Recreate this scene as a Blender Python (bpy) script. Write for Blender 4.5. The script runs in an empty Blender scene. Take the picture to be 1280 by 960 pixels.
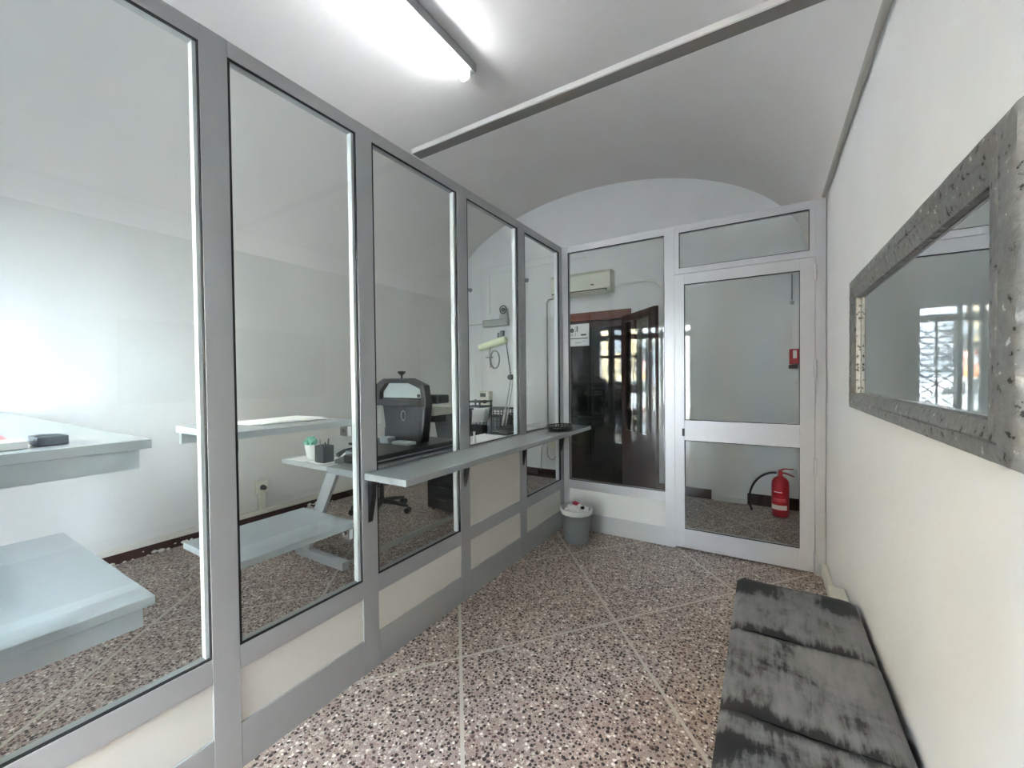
import bpy, bmesh, math, random
from mathutils import Vector, Matrix
random.seed(7)
S = bpy.context.scene
COL = S.collection
PI = math.pi

# ------------------------------------------------------------------ camera
cd = bpy.data.cameras.new('camera'); cam = bpy.data.objects.new('camera', cd); COL.objects.link(cam)
F_PX, YAW, PITCH, ROLL = 513.952, 0.55301, 0.01662, -0.010915
cy, sy, cp, sp, cr, sr = math.cos(YAW), math.sin(YAW), math.cos(PITCH), math.sin(PITCH), math.cos(ROLL), math.sin(ROLL)
fw = Vector((-sy*cp, cy*cp, -sp)); rt = Vector((cy, sy, 0)); up = rt.cross(fw)
r2 = cr*rt + sr*up; u2 = -sr*rt + cr*up
cam.matrix_world = Matrix(((r2.x, u2.x, -fw.x, 0), (r2.y, u2.y, -fw.y, 0), (r2.z, u2.z, -fw.z, 1.4), (0, 0, 0, 1)))
cd.sensor_width = 36; cd.lens = F_PX/1280*36; cd.clip_start = 0.02; cd.clip_end = 200
S.camera = cam
# ------------------------------------------------------------------ view, world, sun
S.view_settings.view_transform = 'Standard'; S.view_settings.look = 'None'
S.view_settings.gamma = 1; S.view_settings.use_curve_mapping = False
S.view_settings.exposure = 1.5
W_SKY, SUN, TUBE = 104.0, 106.0, 24.0
w = bpy.data.worlds.new('sky'); S.world = w; w.use_nodes = True
nt = w.node_tree; bg = nt.nodes['Background']
sky = nt.nodes.new('ShaderNodeTexSky'); sky.sky_type = 'HOSEK_WILKIE'
sky.sun_direction = (0.3, 0.55, 0.75); sky.turbidity = 4
mixn = nt.nodes.new('ShaderNodeMixRGB'); mixn.inputs[0].default_value = 0.85
mixn.inputs[2].default_value = (0.80, 0.88, 1.03, 1)
nt.links.new(sky.outputs[0], mixn.inputs[1]); nt.links.new(mixn.outputs[0], bg.inputs[0])
bg.inputs[1].default_value = W_SKY
sd = bpy.data.lights.new('sun', 'SUN'); sd.energy = SUN; sd.angle = 0.01; sd.color = (0.90, 0.93, 1.0)
so = bpy.data.objects.new('sun', sd); COL.objects.link(so)
so.rotation_euler = Vector((-0.35, -0.75, -0.72)).to_track_quat('-Z', 'Y').to_euler()
def portal(name, cx, cyy, cz, wx, wz):
    l = bpy.data.lights.new(name, 'AREA'); l.shape = 'RECTANGLE'; l.size = wx; l.size_y = wz
    l.cycles.is_portal = True
    o = bpy.data.objects.new(name, l); COL.objects.link(o); o.location = (cx, cyy, cz)
    o.rotation_euler = Vector((0, 1, 0)).to_track_quat('-Z', 'Z').to_euler()
portal('daylight_portal', -1.97, -0.96, 1.27, 1.70, 2.5)
cy_ = S.cycles
cy_.max_bounces = 10; cy_.diffuse_bounces = 5; cy_.glossy_bounces = 6; cy_.transmission_bounces = 6
cy_.transparent_max_bounces = 24; cy_.use_denoising = True; cy_.caustics_reflective = False
cy_.caustics_refractive = False; cy_.sample_clamp_indirect = 12; cy_.blur_glossy = 0.0

# ------------------------------------------------------------------ materials
def lin(h):
    h = h.lstrip('#'); v = [int(h[i:i+2], 16)/255 for i in (0, 2, 4)]
    return tuple(((c/12.92) if c <= .04045 else ((c+.055)/1.055)**2.4) for c in v) + (1,)
def mat(name, col, rough=.5, metal=0., bump=0., bscale=40., var=0., vscale=3., spec=.5):
    m = bpy.data.materials.new(name); m.use_nodes = True; t = m.node_tree; b = t.nodes['Principled BSDF']
    c = lin(col) if isinstance(col, str) else tuple(col) + (1,)
    b.inputs['Base Color'].default_value = c; b.inputs['Roughness'].default_value = rough
    b.inputs['Metallic'].default_value = metal; b.inputs['Specular IOR Level'].default_value = spec
    tc = t.nodes.new('ShaderNodeTexCoord')
    if var:
        n = t.nodes.new('ShaderNodeTexNoise'); n.inputs['Scale'].default_value = vscale; n.inputs['Detail'].default_value = 5
        r = t.nodes.new('ShaderNodeMapRange'); r.inputs[1].default_value = .3; r.inputs[2].default_value = .7
        r.inputs[3].default_value = 1-var; r.inputs[4].default_value = 1+var*.4
        x = t.nodes.new('ShaderNodeVectorMath'); x.operation = 'SCALE'; x.inputs[0].default_value = c[:3]
        t.links.new(tc.outputs['Object'], n.inputs['Vector']); t.links.new(n.outputs['Fac'], r.inputs[0])
        t.links.new(r.outputs[0], x.inputs['Scale']); t.links.new(x.outputs[0], b.inputs['Base Color'])
    if bump:
        n = t.nodes.new('ShaderNodeTexNoise'); n.inputs['Scale'].default_value = bscale; n.inputs['Detail'].default_value = 4
        bp = t.nodes.new('ShaderNodeBump'); bp.inputs['Strength'].default_value = bump; bp.inputs['Distance'].default_value = .01
        t.links.new(tc.outputs['Object'], n.inputs['Vector']); t.links.new(n.outputs['Fac'], bp.inputs['Height'])
        t.links.new(bp.outputs[0], b.inputs['Normal'])
    return m
def emis(name, col, st):
    m = bpy.data.materials.new(name); m.use_nodes = True; b = m.node_tree.nodes['Principled BSDF']
    b.inputs['Emission Color'].default_value = lin(col); b.inputs['Emission Strength'].default_value = st
    b.inputs['Base Color'].default_value = lin(col); return m
def glassmat(name, tint='#fafcfb', k=1.0):
    m = bpy.data.materials.new(name); m.use_nodes = True; t = m.node_tree; t.nodes.clear()
    o = t.nodes.new('ShaderNodeOutputMaterial'); mx = t.nodes.new('ShaderNodeMixShader')
    tr = t.nodes.new('ShaderNodeBsdfTransparent'); gl = t.nodes.new('ShaderNodeBsdfGlossy')
    fr = t.nodes.new('ShaderNodeFresnel'); ge = t.nodes.new('ShaderNodeNewGeometry')
    inv = t.nodes.new('ShaderNodeMath'); inv.operation = 'SUBTRACT'; inv.inputs[0].default_value = 1
    mu = t.nodes.new('ShaderNodeMath'); mu.operation = 'MULTIPLY'
    mk = t.nodes.new('ShaderNodeMath'); mk.operation = 'MULTIPLY'; mk.inputs[1].default_value = k; mk.use_clamp = True
    fr.inputs['IOR'].default_value = 1.5; gl.inputs['Roughness'].default_value = 0.0
    gl.inputs['Color'].default_value = (1, 1, 1, 1); tr.inputs['Color'].default_value = lin(tint)
    t.links.new(ge.outputs['Backfacing'], inv.inputs[1]); t.links.new(fr.outputs[0], mk.inputs[0])
    t.links.new(mk.outputs[0], mu.inputs[0]); t.links.new(inv.outputs[0], mu.inputs[1])
    t.links.new(mu.outputs[0], mx.inputs[0]); t.links.new(tr.outputs[0], mx.inputs[1]); t.links.new(gl.outputs[0], mx.inputs[2])
    t.links.new(mx.outputs[0], o.inputs[0]); return m

M = {}
M['wall'] = mat('white_plaster', '#e6e7e8', .9, bump=.25, bscale=14, var=.05, vscale=1.5)
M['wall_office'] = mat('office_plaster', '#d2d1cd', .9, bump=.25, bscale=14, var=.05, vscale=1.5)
M['vault'] = mat('vault_plaster', '#dedbd8', .95, bump=.35, bscale=9, var=.05, vscale=1.2)
M['skirt_white'] = mat('white_skirting', '#d3cec4', .6)
M['skirt_brown'] = mat('brown_skirting', '#3a221c', .45, var=.25, vscale=20)
M['alu'] = mat('satin_aluminium', '#b0b2b3', .38, .35, var=.06, vscale=2)
M['alu_lit'] = mat('lit_aluminium', '#bcbdc0', .35, .25, var=.05, vscale=2)  # same aluminium with the daylight on the end partition put into its colour
M['panel'] = mat('cream_laminate', '#dad8d0', .45, var=.03)
M['panel_white'] = mat('white_laminate', '#e6e7e6', .4)
M['gasket'] = mat('black_rubber', '#0b0b0b', .6)
M['glass'] = glassmat('clear_glass')
M['glass_dark'] = glassmat('smoked_glass', '#c9ccc4')
M['shelf'] = mat('grey_laminate', '#c2cacf', .22, .1, var=.04)
M['ledge'] = mat('grey_gloss_laminate', '#a5abad', .12, .2, var=.04)
M['desk'] = mat('desk_laminate', '#aeb2b4', .35)
M['black'] = mat('black_plastic', '#141516', .4)
M['blackblue'] = mat('charcoal_metal', '#101418', .5, .0)
M['white'] = mat('white_plastic', '#e6e6e2', .4)
M['ivory'] = mat('ivory_plastic', '#dcdccc', .45)
M['green_white'] = mat('pale_green_enamel', '#dfe5c4', .35)
M['grey'] = mat('grey_plastic', '#83878a', .5)
M['dkgrey'] = mat('dark_grey_plastic', '#4b4f50', .5)
M['chrome'] = mat('chrome', '#c8c8c8', .15, 1)
M['beam'] = mat('shaded_beam_grey', '#706e6a', .7)  # grey darkened to carry the shade on the beam's underside
M['jamb_lit'] = mat('daylit_white', '#eef0f1', .5)
M['paper'] = mat('white_paper', '#f1f0ee', .9)
M['red'] = mat('red_paint', '#a5121f', .3)
M['redp'] = mat('red_wrapper', '#b8384a', .4)
M['brown'] = mat('brown_wood', '#6e3620', .4, var=.25, vscale=12)
M['brown_dark'] = mat('dark_brown_wood', '#3a1c12', .4, var=.25, vscale=12)
M['green'] = mat('mint_cloth', '#79b8a0', .9)
M['dkblue'] = mat('slate_blue', '#4d5661', .7)
M['pink'] = mat('pink_plastic', '#d0626a', .35)
M['bin'] = mat('grey_ribbed_plastic', '#6e7274', .35)
M['liner'] = mat('frosted_liner', '#c9cbca', .5)
M['mirror'] = mat('mirror_silver', (.70, .72, .71), 0.0, 1)
M['water_grey'] = mat('conduit_grey', '#a8a69f', .5)
M['dark_room'] = mat('unlit_plaster', '#3a352d', .9)

def frame_material():
    m = mat('hammered_silver', '#7e7e7c', .42, .55); t = m.node_tree; b = t.nodes['Principled BSDF']
    tc = t.nodes.new('ShaderNodeTexCoord'); n = t.nodes.new('ShaderNodeTexNoise'); n.inputs['Scale'].default_value = 55; n.inputs['Detail'].default_value = 5
    v = t.nodes.new('ShaderNodeTexVoronoi'); v.inputs['Scale'].default_value = 45
    rp = t.nodes.new('ShaderNodeValToRGB'); e = rp.color_ramp.elements
    e[0].position = .33; e[0].color = lin('#2e2d2a'); e[1].position = .38; e[1].color = lin('#7d7c7a')
    k = rp.color_ramp.elements.new(.66); k.color = lin('#8b8a88'); k = rp.color_ramp.elements.new(.72); k.color = lin('#d8d8d4')
    ad = t.nodes.new('ShaderNodeMath'); ad.operation = 'MULTIPLY_ADD'; ad.inputs[1].default_value = .35; 
    bp = t.nodes.new('ShaderNodeBump'); bp.inputs['Strength'].default_value = .45; bp.inputs['Distance'].default_value = .006
    t.links.new(tc.outputs['Object'], n.inputs['Vector']); t.links.new(tc.outputs['Object'], v.inputs['Vector'])
    t.links.new(n.outputs['Fac'], rp.inputs[0]); t.links.new(rp.outputs[0], b.inputs['Base Color'])
    t.links.new(v.outputs['Distance'], ad.inputs[0]); t.links.new(n.outputs['Fac'], ad.inputs[2])
    t.links.new(ad.outputs[0], bp.inputs['Height']); t.links.new(bp.outputs[0], b.inputs['Normal'])
    return m
M['frame'] = frame_material()

def terrazzo():
    m = bpy.data.materials.new('terrazzo'); m.use_nodes = True; t = m.node_tree; b = t.nodes['Principled BSDF']
    N, L = t.nodes.new, t.links.new
    geo = N('ShaderNodeNewGeometry')
    def layer(scale, thr, stops):
        v = N('ShaderNodeTexVoronoi'); v.inputs['Scale'].default_value = scale; v.inputs['Randomness'].default_value = 1
        v.voronoi_dimensions = '2D'
        nz = N('ShaderNodeTexNoise'); nz.inputs['Scale'].default_value = scale*1.3; nz.inputs['Detail'].default_value = 2
        sb = N('ShaderNodeVectorMath'); sb.operation = 'SCALE'; sb.inputs['Scale'].default_value = .35/scale
        ad = N('ShaderNodeVectorMath'); ad.operation = 'ADD'
        L(geo.outputs['Position'], nz.inputs['Vector']); L(nz.outputs['Color'], sb.inputs[0])
        L(geo.outputs['Position'], ad.inputs[0]); L(sb.outputs[0], ad.inputs[1]); L(ad.outputs[0], v.inputs['Vector'])
        se = N('ShaderNodeSeparateColor'); L(v.outputs['Color'], se.inputs[0])
        rp = N('ShaderNodeValToRGB'); rp.color_ramp.interpolation = 'CONSTANT'
        el = rp.color_ramp.elements; el[0].position = 0; el[0].color = lin(stops[0][1]); el[1].position = stops[1][0]; el[1].color = lin(stops[1][1])
        for p, c in stops[2:]:
            k = el.new(p); k.color = lin(c)
        L(se.outputs[0], rp.inputs[0])
        th = N('ShaderNodeMath'); th.operation = 'MULTIPLY_ADD'; th.inputs[1].default_value = .25; th.inputs[2].default_value = thr
        L(se.outputs[1], th.inputs[0])
        lt = N('ShaderNodeMath'); lt.operation = 'LESS_THAN'; L(v.outputs['Distance'], lt.inputs[0]); L(th.outputs[0], lt.inputs[1])
        return rp, lt
    base = N('ShaderNodeTexNoise'); base.inputs['Scale'].default_value = 1.3; base.inputs['Detail'].default_value = 3
    L(geo.outputs['Position'], base.inputs['Vector'])
    br = N('ShaderNodeValToRGB'); br.color_ramp.elements[0].position = .35; br.color_ramp.elements[0].color = lin('#93837b')
    br.color_ramp.elements[1].position = .65; br.color_ramp.elements[1].color = lin('#a8998f'); L(base.outputs['Fac'], br.inputs[0])
    cur = br.outputs[0]
    for sc, th, stp in ((120, .16, [(0, '#a08a80'), (.35, '#5c4640'), (.55, '#cfc2b6'), (.8, '#8a6a60')]),
                        (58, .20, [(0, '#2b2020'), (.42, '#beb2a8'), (.58, '#5d4541'), (.74, '#94807a'), (.89, '#ddd5cc')])):
        rp, lt = layer(sc, th, stp)
        mx = N('ShaderNodeMixRGB'); L(lt.outputs[0], mx.inputs[0]); L(cur, mx.inputs[1]); L(rp.outputs[0], mx.inputs[2]); cur = mx.outputs[0]
    # joints: a slanted grid of pale strips
    fac = None
    for (nx, ny), off, pitch, wd in (((.772, .636), .007, .88, .008), ((-.775, .632), 2.012, .895, .0065)):
        d = N('ShaderNodeVectorMath'); d.operation = 'DOT_PRODUCT'; d.inputs[1].default_value = (nx, ny, 0); L(geo.outputs['Position'], d.inputs[0])
        a = N('ShaderNodeMath'); a.operation = 'SUBTRACT'; L(d.outputs['Value'], a.inputs[0]); a.inputs[1].default_value = off - pitch*20.5
        mo = N('ShaderNodeMath'); mo.operation = 'MODULO'; L(a.outputs[0], mo.inputs[0]); mo.inputs[1].default_value = pitch
        s2 = N('ShaderNodeMath'); s2.operation = 'SUBTRACT'; L(mo.outputs[0], s2.inputs[0]); s2.inputs[1].default_value = pitch/2
        ab = N('ShaderNodeMath'); ab.operation = 'ABSOLUTE'; L(s2.outputs[0], ab.inputs[0])
        lt = N('ShaderNodeMath'); lt.operation = 'LESS_THAN'; L(ab.outputs[0], lt.inputs[0]); lt.inputs[1].default_value = wd
        if fac is None: fac = lt
        else:
            mxm = N('ShaderNodeMath'); mxm.operation = 'MAXIMUM'; L(fac.outputs[0], mxm.inputs[0]); L(lt.outputs[0], mxm.inputs[1]); fac = mxm
    mx = N('ShaderNodeMixRGB'); L(fac.outputs[0], mx.inputs[0]); L(cur, mx.inputs[1]); mx.inputs[2].default_value = lin('#b5ada2')
    L(mx.outputs[0], b.inputs['Base Color']); b.inputs['Roughness'].default_value = .42; b.inputs['Specular IOR Level'].default_value = .35
    return m
M['terrazzo'] = terrazzo()

def bench_material():
    m = mat('worn_black_leatherette', '#3a3a3b', .55); t = m.node_tree; b = t.nodes['Principled BSDF']; N, L = t.nodes.new, t.links.new
    tc = N('ShaderNodeNewGeometry')
    def noise(sx, sy, sc, det, dist=0):
        mp = N('ShaderNodeMapping'); mp.inputs['Scale'].default_value = (sx, sy, 1); L(tc.outputs['Position'], mp.inputs[0])
        n = N('ShaderNodeTexNoise'); n.inputs['Scale'].default_value = sc; n.inputs['Detail'].default_value = det; n.inputs['Distortion'].default_value = dist
        n.inputs['Roughness'].default_value = .65
        L(mp.outputs[0], n.inputs['Vector']); return n
    a = noise(1, 1, 3.2, 8, .6); c = noise(2.2, .6, 9, 6, .2)
    ad0 = N('ShaderNodeMath'); ad0.operation = 'MULTIPLY_ADD'; ad0.inputs[1].default_value = .45; L(c.outputs['Fac'], ad0.inputs[0]); L(a.outputs['Fac'], ad0.inputs[2])
    g = noise(9, 1.0, 7, 5, .3)
    ad = N('ShaderNodeMath'); ad.operation = 'MULTIPLY_ADD'; ad.inputs[1].default_value = .35; L(g.outputs['Fac'], ad.inputs[0]); L(ad0.outputs[0], ad.inputs[2])
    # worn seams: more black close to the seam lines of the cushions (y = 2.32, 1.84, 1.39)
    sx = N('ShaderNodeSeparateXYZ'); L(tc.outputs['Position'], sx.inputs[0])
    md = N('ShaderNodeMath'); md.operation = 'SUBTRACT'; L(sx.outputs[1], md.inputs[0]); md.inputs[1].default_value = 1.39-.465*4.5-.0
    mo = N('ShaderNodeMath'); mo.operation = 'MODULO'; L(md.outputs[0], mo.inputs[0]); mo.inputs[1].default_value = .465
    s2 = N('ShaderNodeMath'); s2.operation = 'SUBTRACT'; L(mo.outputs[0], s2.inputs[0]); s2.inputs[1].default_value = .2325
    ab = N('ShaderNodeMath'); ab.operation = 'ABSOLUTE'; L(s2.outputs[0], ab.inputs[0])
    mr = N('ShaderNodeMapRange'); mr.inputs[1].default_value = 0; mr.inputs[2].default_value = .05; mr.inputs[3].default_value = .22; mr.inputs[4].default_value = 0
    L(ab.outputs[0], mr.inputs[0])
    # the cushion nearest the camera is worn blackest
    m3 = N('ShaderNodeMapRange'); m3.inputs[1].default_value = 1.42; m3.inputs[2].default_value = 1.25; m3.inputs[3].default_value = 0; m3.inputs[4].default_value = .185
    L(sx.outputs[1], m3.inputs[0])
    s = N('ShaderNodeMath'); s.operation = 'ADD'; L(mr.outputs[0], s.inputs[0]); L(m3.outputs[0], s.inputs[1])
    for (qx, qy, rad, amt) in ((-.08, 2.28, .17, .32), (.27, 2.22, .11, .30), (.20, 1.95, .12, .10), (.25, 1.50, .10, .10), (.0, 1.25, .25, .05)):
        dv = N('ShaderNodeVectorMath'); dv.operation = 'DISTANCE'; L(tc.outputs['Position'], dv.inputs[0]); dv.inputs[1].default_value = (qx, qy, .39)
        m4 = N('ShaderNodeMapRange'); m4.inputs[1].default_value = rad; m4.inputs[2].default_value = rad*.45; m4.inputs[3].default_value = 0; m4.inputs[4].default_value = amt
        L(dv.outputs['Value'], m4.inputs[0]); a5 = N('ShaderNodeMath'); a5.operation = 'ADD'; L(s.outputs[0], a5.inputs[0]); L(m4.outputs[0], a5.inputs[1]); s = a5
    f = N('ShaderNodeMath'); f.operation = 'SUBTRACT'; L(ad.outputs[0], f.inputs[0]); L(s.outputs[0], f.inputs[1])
    rp = N('ShaderNodeValToRGB'); e = rp.color_ramp.elements
    e[0].position = .71; e[0].color = lin('#141314'); e[1].position = .775; e[1].color = lin('#545456')
    k = e.new(.86); k.color = lin('#6c6c6f'); k = e.new(1.0); k.color = lin('#7a7a7d')
    L(f.outputs[0], rp.inputs[0]); L(rp.outputs[0], b.inputs['Base Color'])
    bp = N('ShaderNodeBump'); bp.inputs['Strength'].default_value = .25; bp.inputs['Distance'].default_value = .01; L(ad.outputs[0], bp.inputs['Height']); L(bp.outputs[0], b.inputs['Normal'])
    return m
M['bench'] = bench_material()

# ------------------------------------------------------------------ mesh helpers
def nbm(): return bmesh.new()
def box(bm, x0, x1, y0, y1, z0, z1):
    vs = [bm.verts.new((x, y, z)) for x in (x0, x1) for y in (y0, y1) for z in (z0, z1)]
    for f in ((0,1,3,2),(4,6,7,5),(0,4,5,1),(2,3,7,6),(0,2,6,4),(1,5,7,3)): bm.faces.new([vs[i] for i in f])
    return bm
def cyl(bm, p0, p1, r0, r1=None, n=20, caps=True):
    p0, p1 = Vector(p0), Vector(p1); r1 = r0 if r1 is None else r1
    d = (p1-p0).normalized(); a = d.orthogonal().normalized(); b = d.cross(a)
    rings = []
    for p, r in ((p0, r0), (p1, r1)):
        rings.append([bm.verts.new(p + r*(math.cos(2*PI*i/n)*a + math.sin(2*PI*i/n)*b)) for i in range(n)])
    for i in range(n): bm.faces.new((rings[0][i], rings[0][(i+1) % n], rings[1][(i+1) % n], rings[1][i]))
    if caps: bm.faces.new(rings[0][::-1]); bm.faces.new(rings[1])
    return bm
def tube(bm, pts, r, n=8, closed=False):
    pts = [Vector(p) for p in pts]; rings = []; a = None
    for i, p in enumerate(pts):
        if closed: d = pts[(i+1) % len(pts)] - pts[i-1]
        else: d = pts[min(i+1, len(pts)-1)] - pts[max(i-1, 0)]
        d.normalize()
        if a is None: a = d.orthogonal().normalized()
        a = (a - a.dot(d)*d).normalized(); b = d.cross(a)
        rr = r[i] if isinstance(r, (list, tuple)) else r
        rings.append([bm.verts.new(p + rr*(math.cos(2*PI*k/n)*a + math.sin(2*PI*k/n)*b)) for k in range(n)])
    m = len(rings)
    for i in range(m if closed else m-1):
        A, B = rings[i], rings[(i+1) % m]
        for k in range(n): bm.faces.new((A[k], A[(k+1) % n], B[(k+1) % n], B[k]))
    if not closed: bm.faces.new(rings[0][::-1]); bm.faces.new(rings[-1])
    return bm
def lathe(bm, prof, cx=0, cyy=0, z0=0, n=32, axis='z'):
    rings = []
    for r, z in prof:
        rings.append([bm.verts.new((cx+r*math.cos(2*PI*i/n), cyy+r*math.sin(2*PI*i/n), z0+z)) for i in range(n)])
    for A, B in zip(rings, rings[1:]):
        for i in range(n): bm.faces.new((A[i], A[(i+1) % n], B[(i+1) % n], B[i]))
    if prof[0][0] > 1e-5: bm.faces.new(rings[0][::-1])
    if prof[-1][0] > 1e-5: bm.faces.new(rings[-1])
    return bm
def prism(bm, poly, axis, a0, a1):
    """poly: list of 2-D points; extruded along axis between a0 and a1"""
    def P(u, v, a): return {'x': (a, u, v), 'y': (u, a, v), 'z': (u, v, a)}[axis]
    A = [bm.verts.new(P(u, v, a0)) for u, v in poly]; B = [bm.verts.new(P(u, v, a1)) for u, v in poly]
    n = len(poly)
    bm.faces.new(A); bm.faces.new(B[::-1])
    for i in range(n): bm.faces.new((A[i], B[i], B[(i+1) % n], A[(i+1) % n]))
    return bm
def obj(name, bm, m, parent=None, bevel=0, smooth=False, seg=2):
    bmesh.ops.recalc_face_normals(bm, faces=bm.faces)
    me = bpy.data.meshes.new(name); bm.to_mesh(me); bm.free()
    me.materials.append(M[m] if isinstance(m, str) else m)
    o = bpy.data.objects.new(name, me); COL.objects.link(o)
    if parent is not None:
        o.parent = parent; o.matrix_parent_inverse = Matrix.Translation(-parent.location)
    if smooth:
        for p in me.polygons: p.use_smooth = True
        try: me.set_sharp_from_angle(angle=math.radians(40))
        except Exception: pass
    if bevel:
        b = o.modifiers.new('bevel', 'BEVEL'); b.width = bevel; b.segments = seg; b.limit_method = 'ANGLE'
    return o
def struct(name, bm, m, parent=None, **k):
    o = obj(name, bm, m, parent, **k)
    if parent is None: o['kind'] = 'structure'
    return o
def thing(name, label, cat, loc=(0, 0, 0), group=None, kind=None):
    o = bpy.data.objects.new(name, None); COL.objects.link(o); o.location = loc; o.empty_display_size = .05
    if kind: o['kind'] = kind
    o['label'] = label; o['category'] = cat
    if group: o['group'] = group
    return o
def tag(o, label, cat, group=None):
    o['label'] = label; o['category'] = cat
    if group: o['group'] = group
    return o
def B(x0, x1, y0, y1, z0, z1): return box(nbm(), x0, x1, y0, y1, z0, z1)
def text(name, s, size, loc, rot, m, parent, extr=.001):
    c = bpy.data.curves.new(name, 'FONT'); c.body = s; c.size = size; c.extrude = extr; c.align_x = 'CENTER'; c.align_y = 'CENTER'
    t = bpy.data.objects.new(name, c); me = bpy.data.meshes.new_from_object(t)
    bpy.data.objects.remove(t); me.materials.clear(); me.materials.append(M[m])
    me.transform(Matrix.LocRotScale(Vector(loc), rot.to_quaternion() if hasattr(rot, 'to_quaternion') else rot, None))
    o = bpy.data.objects.new(name, me); COL.objects.link(o)
    o.parent = parent; o.matrix_parent_inverse = Matrix.Translation(-parent.location)
    return o

# ------------------------------------------------------------------ dimensions
XL, D, XR, XW, YB, YF = -1.6097, 3.5146, .355, -4.24, 5.10, -.85
CX, AX, BZ, Z0 = (XW+XR)/2, (XR-XW)/2, 1.2, 2.62

# ------------------------------------------------------------------ room shell
struct('floor', B(XW-.2, XR+.2, YF-.2, YB+.2, -.12, 0), 'terrazzo')
struct('wall_right', B(XR, XR+.2, YF-.2, YB+.2, 0, Z0+.02), 'wall')
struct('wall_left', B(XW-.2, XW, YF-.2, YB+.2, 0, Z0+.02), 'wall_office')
bm = nbm(); n = 72
inner = [(CX+AX*math.cos(PI*i/n), Z0+BZ*math.sin(PI*i/n)) for i in range(n+1)]
outer = [(CX+(AX+.2)*math.cos(PI*i/n), Z0+(BZ+.2)*math.sin(PI*i/n)) for i in range(n+1)]
for i in range(n):
    vs = []
    for (u, v), y in ((inner[i], YF-.2), (inner[i+1], YF-.2), (outer[i+1], YF-.2), (outer[i], YF-.2), (inner[i], YB+.2), (inner[i+1], YB+.2), (outer[i+1], YB+.2), (outer[i], YB+.2)):
        vs.append(bm.verts.new((u, y, v)))
    for f in ((0,1,5,4),(3,7,6,2),(0,3,2,1),(4,5,6,7)): bm.faces.new([vs[k] for k in f])
bmesh.ops.remove_doubles(bm, verts=bm.verts, dist=1e-4)
struct('ceiling', bm, 'vault', smooth=True)
# far wall with the doorway opening
DX0, DX1, DZ = -2.33, -1.47, 2.14
bm = nbm()
box(bm, XW-.2, DX0, YB, YB+.2, 0, 4.05); box(bm, DX1, XR+.2, YB, YB+.2, 0, 4.05); box(bm, DX0, DX1, YB, YB+.2, DZ, 4.05)
struct('wall_back', bm, 'wall')
# passage behind the doorway, walls coloured dark to stand for an unlit room
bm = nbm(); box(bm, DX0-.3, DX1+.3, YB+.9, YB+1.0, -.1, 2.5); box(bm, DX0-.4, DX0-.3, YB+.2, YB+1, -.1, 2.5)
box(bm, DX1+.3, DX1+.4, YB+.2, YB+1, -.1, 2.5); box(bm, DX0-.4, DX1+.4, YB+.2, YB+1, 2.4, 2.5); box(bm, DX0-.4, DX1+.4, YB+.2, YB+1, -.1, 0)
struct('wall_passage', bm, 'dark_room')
# front wall with two glazed shop openings
OP = [(-4.0, -3.0, 0.05, 2.34), (-2.56, -1.14, 0.0, 2.34)]
TOPZ = 2.34
bm = nbm(); y0, y1 = YF-.12, YF
box(bm, XW-.2, -2.82, y0, y1, 0, 4.05); box(bm, -1.14, XR+.2, y0, y1, 0, 4.05)
box(bm, -2.82, -1.14, y0, y1, TOPZ+.02, 4.05)
struct('wall_front', bm, 'wall')

# skirtings
struct('baseboard_left', B(XW, XW+.012, YF, YB, 0, .078), 'skirt_brown')
struct('trim_1', B(XW, XW+.018, YF, YB, .078, .125), 'skirt_white', bevel=.002)
bm = nbm(); box(bm, XW+.02, DX0-.1, YB-.014, YB, 0, .12); box(bm, DX1+.1, -.52, YB-.014, YB, 0, .11); box(bm, -.17, XR, YB-.014, YB, 0, .12)
struct('baseboard_back', bm, 'skirt_brown', bevel=.003)
# pilaster-like patch under the broken skirting
struct('trim_2', B(-.50, -.19, YB-.03, YB, 0, .06), 'wall', bevel=.006)
# tie beam at the spring of the vault
struct('trim_3', B(XL, XR, 1.62, 1.68, 2.60, 2.622), 'beam', bevel=.002)

struct('trim_4', B(XL, XR, 1.612, 1.62, 2.602, 2.624), 'vault')  # pale strip added to stand for the beam's lit front face
# rough plaster crumbs fallen along the left skirting
random.seed(3)
bm = nbm()
for i in range(60):
    x, y, r = XW+.012, random.uniform(.9, 2.9), random.uniform(.004, .016)
    bmesh.ops.create_icosphere(bm, subdivisions=1, radius=r, matrix=Matrix.Translation((x+random.uniform(0, .03), y, random.uniform(r, .05) if random.random() < .5 else r*.8)) @ Matrix.Diagonal((.5, 1.6, 1, 1)))
o = obj('plaster_crumbs', bm, 'skirt_white'); tag(o, 'white flaked plaster crumbs along the brown skirting of the office wall', 'crumbs'); o['kind'] = 'stuff'

# ------------------------------------------------------------------ partitions
ZB, ZP, ZQ, ZT, ZU = .445, .3585, .163, 2.537, 2.595
DEP = .05
YS = [(.104, .640), (.7265, 1.259), (1.348, 1.988), (2.084, 2.716), (2.816, 3.453)]
YS = [(-.835, -.52), (-.43, .014)] + YS
part = thing('glass_partition', 'long grey aluminium and glass partition of tall panes running from the foreground to the corner', 'partition', (XL, 1.3, 0))
xo, xi = XL, XL-DEP     # customer face, office face
cuts = [YF+.001] + [v for p in YS for v in p] + [D+.0]
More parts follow.
